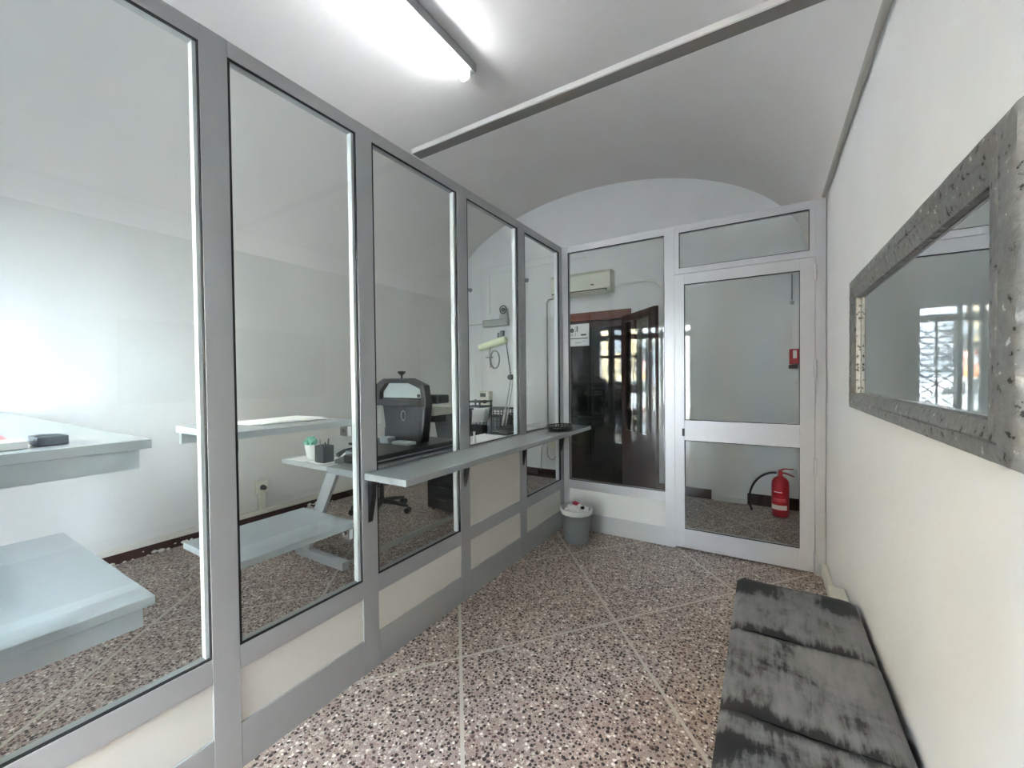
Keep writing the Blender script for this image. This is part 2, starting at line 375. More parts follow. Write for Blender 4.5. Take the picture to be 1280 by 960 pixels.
# posts
edges = [(YF, YS[0][0])] + [(YS[i][1], YS[i+1][0]) for i in range(len(YS)-1)] + [(YS[-1][1], D-.002)]
for a, b in edges: obj('post', B(xi, xo, a, b, 0, ZU), 'alu', part, bevel=.0015)
for i, (a, b) in enumerate(YS):
    obj('rail', B(xi+.0005, xo-.0005, a, b, ZT, ZU-.0005), 'alu', part, bevel=.0015)
    obj('rail', B(xi+.0005, xo-.0005, a, b, ZP, ZB), 'alu', part, bevel=.0015)
    obj('rail', B(xi+.0005, xo-.0005, a, b, 0, ZQ), 'alu', part, bevel=.0015)
    obj('infill_panel', B(xo-.035, xo-.008, a, b, ZQ, ZP), 'panel', part)
    gz0 = ZB
    if i == 5:
        obj('infill_panel', B(xo-.035, xo-.008, a, b, ZB, .905), 'panel', part)
        obj('rail', B(xi+.0005, xo-.0005, a, b, .905, .96), 'alu', part); gz0 = .96
    g = obj('glass_pane', B(xo-.019, xo-.014, a, b, gz0, ZT), 'glass', part)
    obj('lit_jamb_strip', B(xi+.002, xo-.020, b-.012, b-.0002, gz0, ZT), 'jamb_lit', part)  # white strip added to carry the daylight on the inner jamb
    bm = nbm(); t = .008
    x0, x1 = xo-.014, xo-.002
    for (p, q, r, s) in ((a, a+t, gz0, ZT), (b-t*.4, b, gz0, ZT), (a, b, gz0, gz0+t*.5), (a, b, ZT-t*.4, ZT)):
        box(bm, x0, x1, p, q, r, s)
    obj('gasket', bm, 'gasket', g)
def frame_y(parent, name, x0, x1, z0, z1, ya, yb, m): return obj(name, B(x0, x1, ya, yb, z0, z1), m, parent, bevel=.0015)

fp = thing('glass_partition', 'daylit-toned aluminium end partition with a wide fixed pane beside the door and a transom above it', 'partition', (-.6, D, 0))
ya, yb = D, D+.05
def pane_y(parent, x0, x1, z0, z1, m='glass', y=D):
    g = obj('glass_pane', B(x0, x1, y+.014, y+.019, z0, z1), m, parent)
    bm = nbm(); t = .004
    for (p, q, r, s) in ((x0, x0+t, z0, z1), (x1-t, x1, z0, z1), (x0, x1, z0, z0+t), (x0, x1, z1-t, z1)): box(bm, p, q, y+.002, y+.014, r, s)
    obj('gasket', bm, 'gasket', g); return g
frame_y(fp, 'post', XL+.001, -1.553, 0, ZU, ya, yb, 'alu_lit')
frame_y(fp, 'post', -.703, -.6257, 0, ZU, ya, yb, 'alu_lit')
frame_y(fp, 'post', .291, XR-.004, 0, ZU, ya, yb, 'alu_lit')
frame_y(fp, 'rail', -1.553, -.703, ZT, ZU, ya, yb, 'alu_lit')
frame_y(fp, 'rail', -.6257, .291, ZT, ZU, ya, yb, 'alu_lit')
frame_y(fp, 'rail', -1.553, -.703, .365, ZB, ya, yb, 'alu_lit')
frame_y(fp, 'rail', -1.553, -.703, 0, .155, ya+.003, yb, 'alu_lit')
obj('infill_panel', B(-1.553, -.703, ya+.006, ya+.03, .155, .365), 'panel_white', fp)
pane_y(fp, -1.553, -.703, ZB, ZT)
frame_y(fp, 'post', -.6257, -.5906, 2.208, ZT, ya+.0005, yb, 'alu_lit')
frame_y(fp, 'post', .258, .291, 2.208, ZT, ya+.0005, yb, 'alu_lit')
frame_y(fp, 'rail', -.5906, .258, 2.208, 2.254, ya, yb, 'alu_lit')
pane_y(fp, -.5906, .258, 2.254, ZT)
# the door in it
door = bpy.data.objects.new('door_1', None); COL.objects.link(door); door.location = (-.17, D, 0); door['kind'] = 'structure'
dy = D-.008
def fr(x0, x1, z0, z1, nm='door_frame'): return obj(nm, B(x0, x1, dy, dy+.05, z0, z1), 'alu_lit', door, bevel=.002)
fr(-.6245, -.5515, .018, 2.204); fr(.2032, .2884, .018, 2.204)
fr(-.5515, .2032, 2.121, 2.204); fr(-.5515, .2032, .881, 1.043); fr(-.5515, .2032, .018, .170)
pane_y(door, -.5515, .2032, 1.043, 2.121, y=dy); pane_y(door, -.5515, .2032, .170, .881, y=dy)
for z0, z1 in ((2.04, 2.15), (1.38, 1.50), (.69, .82), (.04, .16)):
    bm = nbm(); cyl(bm, (.2905, dy-.008, z0), (.2905, dy-.008, z1), .009, n=12); cyl(bm, (.2905, dy-.008, z0+.045), (.2905, dy-.008, z1-.045), .011, n=12)
    obj('hinge', bm, 'alu_lit', door, smooth=True)
bm = nbm(); box(bm, -.569, -.551, dy-.004, dy+.001, .915, .975)
lk = obj('lock', bm, 'black', door, bevel=.003)

# reeding strip of the corner between the partitions
# conduit along the spring of the right wall
bm = nbm(); tube(bm, [(XR-.018, D-.01, 2.605), (XR-.018, 2.2, 2.608), (XR-.018, YF+.02, 2.61)], .014, 12)
tag(obj('conduit_pipe', bm, 'water_grey', smooth=True), 'thin grey conduit running along the top of the right wall', 'pipe')
# trunking low on the right wall
tr = thing('cable_trunking', 'white cable trunking low on the right wall ending in a box behind the bench', 'cable trunking', (XR-.02, 2.9, 0))
obj('trunk', B(XR-.03, XR-.001, 2.74, D-.02, .02, .10), 'skirt_white', tr, bevel=.003)
obj('junction_box', B(XR-.075, XR-.001, 2.52, 2.74, .0, .27), 'ivory', tr, bevel=.008)

# ------------------------------------------------------------------ ledge through the partition
lz = .955
led = thing('counter_ledge', 'glossy grey ledge running through the partition at hand height to the far corner', 'counter', (XL, 2.4, .93))
obj('ledge_top', B(XL-.0, XL+.272, 1.275, D-.004, lz-.032, lz), 'ledge', led, bevel=.002)
bm = nbm(); prism(bm, [(XL-DEP, 1.275), (XL-DEP, D-.004), (XL-.29, D-.004), (XL-.29, 2.16), (-2.22, 2.16), (-2.22, 1.62), (XL-.29, 1.55), (XL-.29, 1.275)], 'z', lz-.032, lz); obj('ledge_back', bm, 'ledge', led)
for y in (1.305, 2.035, 2.765, 3.46):
    bm = nbm(); prism(bm, [(XL+.001, lz-.033), (XL+.035, lz-.033), (XL+.028, lz-.12), (XL+.001, lz-.24)], 'y', y-.013, y+.013)
    obj('bracket', bm, 'black', led)
# upper and lower shelves behind the second pane
for nm, zt, x0, lab in (('upper', 1.208, -2.13, 'grey office shelf holding white sheets, behind the second pane, upper of two'),
                        ('lower', .722, -2.085, 'empty grey shelf low behind the second pane, below the one with sheets')):
    t = thing('wall_shelf', lab, 'shelf', (-1.9, 1.0, zt))
    obj('shelf_board', B(x0, XL-DEP-.002, .731, 1.262, zt-.028, zt), 'shelf', t, bevel=.002)
    if nm == 'upper': obj('end_panel', B(x0+.01, x0+.03, .74, 1.25, zt-.075, zt-.028), 'shelf', t)
    for y in (.745, 1.235):
        bm = nbm(); box(bm, XL-DEP-.05, XL-DEP-.001, y-.014, y+.014, zt-.075, zt-.029); cyl(bm, (XL-DEP-.03, y-.02, zt-.05), (XL-DEP-.03, y+.02, zt-.05), .008)
        obj('clamp', bm, 'chrome', t)
# near counters behind the first pane
for nm, zt, x0, x1, ye, lab in (('counter', 1.215, XW+.02, XL-DEP-.015, .512, 'deep grey service counter behind the first pane with reflections built on it'),
                                ('counter', .705, -2.77, XL-DEP-.03, .515, 'low pale grey shelf unit behind the first pane, under the service counter')):
    t = thing(nm, lab, 'counter', (x0+.5, 0, zt))
    obj('counter_top', B(x0, x1, -.6, ye, zt-.03, zt), 'shelf', t, bevel=.002)
    bm = nbm(); box(bm, x1-.03, x1-.008, -.59, ye-.03, zt-.09, zt-.03); box(bm, x0+.02, x1-.03, ye-.055, ye-.033, zt-.09, zt-.03)
    obj('apron', bm, 'shelf', t)
    for x in ((x0+.05, x1-.08) if zt < 1 else (x0+.05, -2.86)):
        obj('leg', B(x, x+.04, -.53, -.49, 0, zt-.03), 'alu', t)

# ------------------------------------------------------------------ mirror
mx = XR-.001
mir = thing('wall_mirror', 'large wide mirror in a rough hammered silver frame on the right wall', 'mirror', (XR, 1.6, 1.5))
# outer rectangle, inner rectangle (y,z)
OY0, OY1, OZ0, OZ1 = .93, 2.41, 1.245, 1.815
IY0, IY1, IZ0, IZ1 = 1.055, 2.285, 1.318, 1.722
def bar(p0, p1, q0, q1, name):
    """one mitred bar: outer edge p0-p1, inner edge q0-q1 (y,z)"""
    bm = nbm(); segs = 40
    prof = [(0, .0), (0, .022), (.06, .030), (.2, .033), (.46, .033), (.50, .030), (.54, .033), (.85, .027), (.97, .022), (1, .012), (1, .0)]
    random.seed(len(name)+int(p0[1]*10))
    grid = []
    for s in range(segs+1):
        f = s/segs; row = []
        for k, (t, h) in enumerate(prof):
            a = Vector(p0).lerp(Vector(p1), f); b = Vector(q0).lerp(Vector(q1), f); c = a.lerp(b, t)
            hh = h + (random.uniform(-.0008, .0008) if 0 < k < len(prof)-1 and 0 < s < segs else 0)
            row.append(bm.verts.new((mx-hh, c.x, c.y)))
        grid.append(row)
    for A, Bq in zip(grid, grid[1:]):
        for k in range(len(prof)-1): bm.faces.new((A[k], A[k+1], Bq[k+1], Bq[k]))
        bm.faces.new((A[-1], A[0], Bq[0], Bq[-1]))
    bm.faces.new(grid[0]); bm.faces.new(grid[-1][::-1])
    o = obj(name, bm, 'frame', mir, smooth=True); return o
bar((OY0, OZ1), (OY1, OZ1), (IY0, IZ1), (IY1, IZ1), 'frame_rail')
bar((OY0, OZ0), (OY1, OZ0), (IY0, IZ0), (IY1, IZ0), 'frame_rail')
bar((OY0, OZ0), (OY0, OZ1), (IY0, IZ0), (IY0, IZ1), 'frame_stile')
bar((OY1, OZ0), (OY1, OZ1), (IY1, IZ0), (IY1, IZ1), 'frame_stile')
obj('mirror_glass', B(mx-.008, mx-.001, IY0-.01, IY1+.01, IZ0-.01, IZ1+.01), 'mirror', mir)
bm = nbm(); t = .006
for (p, q, r, s) in ((IY0, IY0+t, IZ0, IZ1), (IY1-t*2.5, IY1, IZ0, IZ1), (IY0, IY1, IZ0, IZ0+t), (IY0, IY1, IZ1-t, IZ1)): box(bm, mx-.0095, mx-.008, p, q, r, s)
obj('bevel_strip', bm, 'chrome', mir)

# ------------------------------------------------------------------ bench
bn = thing('bench', 'long low bench upholstered in worn black leatherette along the right wall', 'bench', (.11, 1.5, 0))
def cushion(y0, y1):
    bm = nbm(); nx, ny = 18, 18; x0, x1 = -.12, .332; zt = .40
    def P(i, j, top):
        u, v = i/nx, j/ny; x = x0+(x1-x0)*u; y = y0+(y1-y0)*v
        e = min(u, 1-u)*(x1-x0); g = min(v, 1-v)*(y1-y0)
        z = zt
        for d, r in ((e, .025), (g, .018)):
            if d < r: z -= r*.55*(1-math.sqrt(max(0, 1-((r-d)/r)**2)))
        z += -.003*math.sin(u*PI)*math.sin(v*PI) + .0015*math.sin(u*9+v*7)
        if g < .03: z -= .003*abs(math.sin(u*23+y0*40))
        return Vector((x, y+.004*math.sin(u*5+y0*3)*(1 if 0 < v < 1 or True else 0), z if top else .30))
    T = [[bm.verts.new(P(i, j, True)) for j in range(ny+1)] for i in range(nx+1)]
    for i in range(nx):
        for j in range(ny): bm.faces.new((T[i][j], T[i+1][j], T[i+1][j+1], T[i][j+1]))
    loop = [T[i][0] for i in range(nx+1)] + [T[nx][j] for j in range(1, ny+1)] + [T[i][ny] for i in range(nx-1, -1, -1)] + [T[0][j] for j in range(ny-1, 0, -1)]
    low = [bm.verts.new((v.co.x, v.co.y, .30)) for v in loop]
    for k in range(len(loop)):
        k2 = (k+1) % len(loop); bm.faces.new((loop[k], loop[k2], low[k2], low[k]))
    bm.faces.new(low)
    obj('seat_cushion', bm, 'bench', bn, smooth=True)
for k in range(5):
    y1 = 2.32-.465*k; cushion(y1-.463, y1)
obj('base_frame', B(-.09, .30, .02, 2.29, .22, .30), 'brown_dark', bn)
for x in (-.07, .24):
    for y in (.06, 1.1, 2.2): obj('leg', B(x, x+.045, y, y+.045, 0, .22), 'brown_dark', bn)

# ------------------------------------------------------------------ ceiling lamp
lx = CX
lam = thing('ceiling_lamp', 'bare fluorescent tube on a grey batten along the crown of the vault', 'lamp', (lx, 2.0, 3.8))
obj('batten', B(lx+.012, lx+.045, 1.25, 2.60, 3.745, 3.817), 'alu', lam, bevel=.004)
for y in (1.27, 2.56):
    bm = nbm(); box(bm, lx-.055, lx+.02, y-.012, y+.012, 3.70, 3.79); obj('tube_holder', bm, 'white', lam)
tb = emis('tube_light', '#f7faff', TUBE)
bm = nbm(); cyl(bm, (lx-.035, 1.28, 3.705), (lx-.035, 2.55, 3.705), .021, n=20)
obj('tube', bm, tb, lam, smooth=True)

# ------------------------------------------------------------------ bin and its contents
bx, by = -1.375, 3.25
bi = thing('waste_bin', 'grey ribbed plastic waste bin full of crumpled paper in the corner', 'bin', (bx, by, 0))
bm = nbm(); n = 64
prof = [(.098, 0), (.100, .012), (.118, .20), (.122, .20), (.124, .255), (.124, .27)]
rings = []
for r, z in prof:
    rings.append([bm.verts.new((bx+(r+(.003 if i % 2 else 0)*(z > .01))*math.cos(2*PI*i/n), by+(r+(.003 if i % 2 else 0)*(z > .01))*math.sin(2*PI*i/n), z)) for i in range(n)])
for A, Bq in zip(rings, rings[1:]):
    for i in range(n): bm.faces.new((A[i], A[(i+1) % n], Bq[(i+1) % n], Bq[i]))
bm.faces.new(rings[0][::-1])
b1 = obj('body', bm, 'bin', bi, smooth=True); sm = b1.modifiers.new('s', 'SOLIDIFY'); sm.thickness = .003
bm = nbm(); pr = [(.121, .235), (.134, .245), (.139, .265), (.137, .282), (.128, .285), (.120, .275), (.112, .255)]
n = 48; rings = []
for k, (r, z) in enumerate(pr):
    rings.append([bm.verts.new((bx+(r+.002*math.sin(i*1.7+k))*math.cos(2*PI*i/n), by+(r+.002*math.sin(i*2.3+k))*math.sin(2*PI*i/n), z+.002*math.sin(i*1.3+k*2))) for i in range(n)])
for A, Bq in zip(rings, rings[1:]):
    for i in range(n): bm.faces.new((A[i], A[(i+1) % n], Bq[(i+1) % n], Bq[i]))
o = obj('liner_rim', bm, 'liner', bi, smooth=True)
def crumple(name, c, r, m, seed, squash=.7):
    random.seed(seed); bm = nbm(); bmesh.ops.create_icosphere(bm, subdivisions=3, radius=r)
    for v in bm.verts:
        q = v.co.normalized(); k = .72+.28*abs(math.sin(q.x*7+seed)*math.cos(q.y*9+seed*2)+.5*math.sin(q.z*13)) + random.uniform(-.11, .11)
        v.co = Vector((v.co.x*k, v.co.y*k, v.co.z*k*squash)) + Vector(c)
    return obj(name, bm, m)
for k, (dx, dy_, dz, r, lab) in enumerate(((-.045, -.03, .265, .055, 'crumpled white paper at the left of the full waste bin'), (.02, -.055, .262, .05, 'crumpled white paper at the front of the full waste bin'), (.05, .03, .262, .052, 'crumpled white paper at the rear right of the full waste bin'), (-.01, .05, .27, .05, 'crumpled white paper at the back of the waste bin under a red wrapper'))):
    tag(crumple('crumpled_paper', (bx+dx, by+dy_, dz), r, 'paper', k+2), lab, 'paper', 'crumpled papers in the waste bin')
tag(crumple('red_wrapper', (bx-.015, by+.02, .312), .032, 'redp', 11, .5), 'red wrapper on top of the papers in the waste bin', 'wrapper')
tag(crumple('black_scrap', (bx+.065, by-.025, .298), .02, 'black', 12), 'small black scrap on the papers in the waste bin', 'scrap')
# filler inside bin that carries the papers
obj('waste_bag', lathe(nbm(), [(.09, .02), (.108, .2), (.108, .235), (0.0, .24)], bx, by, 0, 24), 'liner', bi, smooth=True)

# ------------------------------------------------------------------ extinguisher
ex, ey = .122, 4.83
e = thing('fire_extinguisher', 'red fire extinguisher standing on the floor behind the door glass', 'fire extinguisher', (ex, ey, 0))
obj('cylinder', lathe(nbm(), [(.058, 0), (.072, .006), (.074, .02), (.074, .31), (.070, .345), (.052, .375), (.026, .392), (.02, .40), (.02, .415), (0.0, .415)], ex, ey, 0, 40), 'red', e, smooth=True)
bm = nbm(); box(bm, ex-.02, ex+.02, ey-.014, ey+.014, .41, .445); cyl(bm, (ex, ey, .40), (ex, ey, .43), .018)
obj('valve', bm, 'red', e, bevel=.003)
bm = nbm(); tube(bm, [(ex-.01, ey, .445), (ex+.03, ey-.005, .468), (ex+.11, ey-.01, .475)], [.009, .008, .005]); obj('lever', bm, 'red', e)
bm = nbm(); tube(bm, [(ex, ey, .43), (ex+.05, ey-.005, .425), (ex+.115, ey-.01, .40)], [.009, .008, .005]); obj('handle', bm, 'red', e)
pts = []
for k in range(15):
    a = k/14*PI*.62
    pts.append((ex-.03-.235*math.sin(a)*1.0, ey+.02, .13+.29*math.cos(a)))
bm = nbm(); tube(bm, pts, .0105, 10); ho = obj('hose', bm, 'black', e, smooth=True)
bm = nbm(); tube(bm, [pts[-1], (pts[-1][0]+.01, ey+.02, .02)], [.014, .018], 10); obj('nozzle', bm, 'black', ho)
def wrap(z0, z1, a0, a1, m, name, dr=.0012):
    bm = nbm(); n = 20; R = .074+dr; vs = []
    for i in range(n+1):
        a = math.radians(a0+(a1-a0)*i/n)
        vs.append([bm.verts.new((ex+r*math.cos(a), ey+r*math.sin(a), z)) for r, z in ((R, z0), (R, z1), (.0738, z1), (.0738, z0))])
    for A, Bq in zip(vs, vs[1:]):
        for k in range(4): bm.faces.new((A[k], A[(k+1) % 4], Bq[(k+1) % 4], Bq[k]))
    bm.faces.new(vs[0]); bm.faces.new(vs[-1][::-1])
    return obj(name, bm, m, e, smooth=False)
wrap(.075, .12, -160, -45, 'paper', 'label_band')
wrap(.155, .165, -150, -50, 'pink', 'label_band', .001); wrap(.17, .186, -140, -55, 'pink', 'label_band', .001)
wrap(.243, .252, -135, -80, 'paper', 'label_band', .001)

# fire alarm call point, thin cord on the far wall behind the door
ca = thing('alarm_box', 'small red alarm box with a white label on the far wall behind the door', 'alarm', (.25, YB, 1.55))
obj('case', B(.205, .295, YB-.045, YB-.001, 1.50, 1.655), 'red', ca, bevel=.005)
obj('label_plate', B(.235, .268, YB-.047, YB-.045, 1.56, 1.64), 'paper', ca)
obj('lower_case', B(.20, .275, YB-.035, YB-.001, 1.455, 1.495), 'brown_dark', ca, bevel=.004)
pc = thing('pull_cord', 'thin grey pull cord hanging high on the far wall behind the door', 'cord', (.23, YB, 2.3))
bm = nbm(); tube(bm, [(.228, YB-.012, 2.42), (.228, YB-.012, 2.16)], .006); obj('cord', bm, 'grey', pc)
bm = nbm(); lathe(bm, [(.004, .03), (.018, .02), (.018, 0), (.01, -.01)], .228, YB-.02, 2.12, 12); obj('toggle', bm, 'water_grey', pc)

# ------------------------------------------------------------------ air conditioner
ac = thing('air_conditioner', 'white split air conditioner on the far wall above the brown doorway', 'air conditioner', (-1.95, YB, 2.55))
bm = nbm(); prism(bm, [(YB-.001, 2.455), (YB-.09, 2.435), (YB-.16, 2.455), (YB-.185, 2.50), (YB-.19, 2.68), (YB-.165, 2.715), (YB-.001, 2.72)], 'x', -2.42, -1.61)
obj('body', bm, 'ivory', ac, bevel=.006)
bm = nbm(); box(bm, -2.40, -1.66, YB-.186, YB-.10, 2.462, 2.485); obj('outlet', bm, 'black', ac)
bm = nbm(); prism(bm, [(YB-.193, 2.462), (YB-.197, 2.470), (YB-.13, 2.447), (YB-.128, 2.441)], 'x', -2.39, -1.67); obj('flap', bm, 'ivory', ac)
obj('badge', B(-1.86, -1.82, YB-.1915, YB-.189, 2.535, 2.55), 'dkgrey', ac)
bm = nbm(); tube(bm, [(-1.60, YB-.03, 2.53), (-1.2, YB-.03, 2.545), (-1.12, YB-.03, 2.53), (-1.05, YB-.03, 2.45)], .012, 10)
tag(obj('refrigerant_pipe', bm, 'white', smooth=True), 'thin white pipe leaving the right end of the air conditioner', 'pipe')

# ------------------------------------------------------------------ brown doorway
dw = bpy.data.objects.new('door_2', None); COL.objects.link(dw); dw.location = (-1.9, YB, 0); dw['kind'] = 'structure'
obj('architrave', B(DX0-.07, DX1+.06, YB-.03, YB+.02, DZ-.02, DZ+.09), 'brown', dw, bevel=.004)
obj('jamb', B(DX0-.07, DX0+.02, YB-.03, YB+.19, 0, DZ-.02), 'brown_dark', dw, bevel=.003)
obj('jamb', B(DX1-.03, DX1+.06, YB-.03, YB+.19, 0, DZ-.02), 'brown_dark', dw, bevel=.003)
def leaf(name_parent, M4, wdt, zt, glassm, so_=.14, sb=.75):
    """brown glazed door leaf, local x along its width, y its thickness"""
    def Q(x0, x1, z0, z1, y0=-.02, y1=.02):
        bm = B(x0, x1, y0, y1, z0, z1); bmesh.ops.transform(bm, matrix=M4, verts=bm.verts); return bm
    L = obj('door_leaf', Q(0, .09 if sb > .5 else .092, .01, zt), 'brown_dark', name_parent, bevel=.002)
    for a in ((wdt-so_, wdt, .01, zt), (.09, wdt-so_, zt-.08, zt), (.09, wdt-so_, .01, sb), (.28, .32, sb, zt-.08))[:(4 if sb > .5 else 3)]:
        s = obj('leaf_frame', Q(*a), 'brown_dark', L); s.parent = L; s.matrix_parent_inverse = Matrix.Identity(4)
    g = obj('leaf_glass', Q(.09, wdt-so_, sb, zt-.08, -.003, .003), glassm, L); g.parent = L; g.matrix_parent_inverse = Matrix.Identity(4)
    return L
L1 = leaf(dw, Matrix.Translation((DX0+.02, YB+.03, 0)), .81, DZ-.03, 'glass_dark', .035, .035)
ang = math.radians(-48.2)
L2 = leaf(dw, Matrix.Translation((DX1-.03, YB-.05, 0)) @ Matrix.Rotation(ang, 4, 'Z'), .80, DZ-.01, 'glass_dark')
bm = nbm(); px = DX1-.03+.74*math.cos(ang); py = YB-.05+.74*math.sin(ang)-.03
tube(bm, [(px, py+.02, 1.02), (px, py-.03, 1.04), (px, py-.035, 1.10), (px, py-.03, 1.16), (px, py+.02, 1.18)], .010)
h = obj('door_handle', bm, 'brown_dark', L2); h.parent = L2; h.matrix_parent_inverse = Matrix.Identity(4)
# notice on the closed leaf
po = thing('notice', 'white printed notice with a small picture on the dark door glass of the far doorway', 'notice', (-2.1, YB, 1.95))
obj('sheet', B(-2.245, -1.955, YB-.008, YB-.004, 1.80, 2.09), 'paper', po)
bm = nbm()
box(bm, -2.15, -2.145, YB-.0095, YB-.008, 1.93, 2.06)
bmesh.ops.create_cone(bm, cap_ends=True, segments=16, radius1=.03, radius2=.03, depth=.0015, matrix=Matrix.Translation((-2.195, YB-.0088, 2.01)) @ Matrix.Rotation(PI/2, 4, 'X'))
box(bm, -2.215, -2.175, YB-.0095, YB-.008, 1.945, 1.952)
box(bm, -2.22, -1.975, YB-.0095, YB-.008, 1.895, 1.906); box(bm, -2.07, -1.995, YB-.0095, YB-.008, 1.935, 1.957)
box(bm, -2.13, -2.115, YB-.0095, YB-.008, 1.99, 2.065)
box(bm, -2.15, -2.06, YB-.0095, YB-.008, 1.845, 1.850); box(bm, -2.05, -2.0, YB-.0095, YB-.008, 1.862, 1.866)
obj('print', bm, 'dkgrey', po)

# ------------------------------------------------------------------ fittings on the office walls
def spot(loc, dirv, lab, grp=None):
    t = thing('wall_spotlight', lab, 'spotlight', loc, grp); p = Vector(loc); d = Vector(dirv)
    nrm = Vector((1, 0, 0)) if abs(loc[0]-XW) < .2 else Vector((0, -1, 0))
    bm = nbm(); cyl(bm, p+nrm*.001, p+nrm*.02, .03); tube(bm, [p+nrm*.02, p+nrm*.06, p+nrm*.08], .007); obj('mount', bm, 'grey', t, smooth=True)
    bm = nbm(); c = p+nrm*.09; cyl(bm, c, c+d*.07, .030, .05, 24); obj('head', bm, 'grey', t, smooth=True)
    bm = nbm(); cyl(bm, c+d*.0705, c+d*.073, .042, .042, 24); obj('lens', bm, 'white', t)
spot((-3.88, YB, 2.75), (.3, -.9, -.2), 'small grey spotlight high on the far wall, left of the pipes')
spot((-2.88, YB, 2.77), (-.4, -.9, .05), 'small grey spotlight high on the far wall beside the last pane')
spot((XW, 3.2, 1.93), (.75, -.6, -.25), 'small round spotlight on the left office wall behind the second pane')
wl = thing('wall_light', 'grey box-shaped wall light with a round dial on the far office wall', 'wall light', (-3.4, YB, 2.2))
M['ltgrey'] = mat('light_grey_plastic', '#a9aaa8', .5)
obj('case', B(-3.62, -3.17, YB-.07, YB-.001, 2.15, 2.255), 'ltgrey', wl, bevel=.012)
bm = nbm(); prism(bm, [(-3.33, 2.25), (-3.18, 2.25), (-3.2, 2.40), (-3.3, 2.40)], 'y', YB-.05, YB-.001); obj('backplate', bm, 'ltgrey', wl)
bm = nbm(); tube(bm, [(-3.25+.055*math.cos(a*PI/12), YB-.06, 2.385+.055*math.sin(a*PI/12)) for a in range(24)], .009, 8, True); cyl(bm, (-3.25, YB-.07, 2.385), (-3.25, YB-.04, 2.385), .028)
obj('dial', bm, 'dkgrey', wl)
bm = nbm(); tube(bm, [(-3.62, YB-.008, 2.21), (-4.2, YB-.008, 2.20)], .004); tag(obj('cable', bm, 'grey'), 'thin cable running left from the box-shaped wall light', 'cable')
cp_ = thing('conduit_pipe', 'vertical grey conduit on the far wall beside the brown doorway', 'pipe', (-2.5, YB, 0))
bm = nbm(); tube(bm, [(-2.56, YB-.02, .45), (-2.56, YB-.02, 2.42), (-2.53, YB-.02, 2.455), (-2.44, YB-.02, 2.46)], .010); obj('pipe', bm, 'water_grey', cp_, smooth=True)
bm = nbm(); box(bm, -2.55, -2.44, YB-.05, YB-.001, .42, .52); obj('junction_box', bm, 'ivory', cp_, bevel=.005)
bm = nbm(); tube(bm, [(-2.5+.07*math.cos(a*PI/8), YB-.03, .38+.12*math.sin(a*PI/8)) for a in range(16)], .006, 6, True); tube(bm, [(-2.58, YB-.02, .5), (-2.66, YB-.02, .42), (-2.68, YB-.02, .1)], .005); obj('cable', bm, 'water_grey', cp_)
bm = nbm(); tube(bm, [(-3.52, YB-.01, 2.35), (-3.52, YB-.01, 2.92), (-3.5, YB-.01, 2.94), (-2.0, YB-.01, 2.95)], .006); tag(obj('conduit_pipe', bm, 'wall'), 'faint thin white conduit line high on the far office wall', 'pipe')
sk = thing('wall_socket', 'white wall socket box with a plug low on the left office wall', 'socket', (XW, 2.1, .3))
obj('socket_plate', B(XW+.001, XW+.035, 2.07, 2.19, .29, .41), 'ivory', sk, bevel=.006)
bm = nbm(); cyl(bm, (XW+.035, 2.13, .345), (XW+.075, 2.13, .345), .026, .02); obj('plug', bm, 'dkgrey', sk)
bm = nbm(); box(bm, XW+.001, XW+.03, 2.10, 2.16, .125, .29); obj('trunk', bm, 'ivory', sk, bevel=.003)

# ------------------------------------------------------------------ desks and the things on them
dk = thing('office_desk', 'grey L-shaped office desk covered in white papers behind the partition', 'desk', (-2.6, 2.3, 0))
bm = nbm(); prism(bm, [(-3.38, 1.865), (-2.08, 1.865), (-2.08, 4.1), (-2.66, 4.1), (-2.66, 2.5), (-3.38, 2.5)], 'z', .715, .75); obj('desk_top', bm, 'desk', dk, bevel=.003)
def slant(p, q, w_, t_):
    bm = nbm(); p, q = Vector(p), Vector(q); d = (q-p).normalized(); s = Vector((0, 1, 0)); nn = d.cross(s).normalized()
    vs = []
    for c in (p, q):
        for a, b in ((-1, -1), (1, -1), (1, 1), (-1, 1)): vs.append(bm.verts.new(c + nn*w_/2*a + s*t_/2*b))
    for f in ((0,1,2,3),(4,7,6,5),(0,4,5,1),(1,5,6,2),(2,6,7,3),(3,7,4,0)): bm.faces.new([vs[k] for k in f])
    return bm
obj('leg', slant((-2.74, 1.90, .713), (-3.12, 1.90, .06), .10, .03), 'desk', dk)
obj('foot', B(-3.22, -2.62, 1.87, 1.93, 0, .06), 'desk', dk, bevel=.004)
obj('leg', B(-2.6, -2.5, 4.0, 4.04, 0, .713), 'desk', dk); obj('foot', B(-2.64, -2.1, 3.99, 4.05, -.0, .05), 'desk', dk)
bm = nbm(); prism(bm, [(-2.74, 0), (-2.70, .018), (-2.68, .018), (-2.64, 0)], 'y', 1.99, 3.15)
tag(obj('cable_cover', bm, 'water_grey'), 'raised floor cable cover running under the office desk', 'cable cover')
bm = nbm(); box(bm, -3.06, -2.62, 3.22, 3.62, .03, .44)
dp = thing('drawer_pedestal', 'black drawer pedestal on the floor under the desk', 'cabinet', (-2.84, 3.4, 0))
obj('body', bm, 'black', dp, bevel=.01)
for z in (.06, .19, .32): d_ = obj('drawer', B(-3.04, -2.64, 3.205, 3.22, z, z+.11), 'black', dp, bevel=.003); k_ = obj('handle', B(-2.9, -2.78, 3.195, 3.205, z+.075, z+.085), 'dkgrey', d_); k_.parent = d_; k_.matrix_parent_inverse = Matrix.Identity(4)
for x in (-3.02, -2.66):
    for y in (3.27, 3.57): bm = nbm(); cyl(bm, (x-.01, y, .015), (x+.01, y, .015), .015); obj('castor', bm, 'dkgrey', dp)

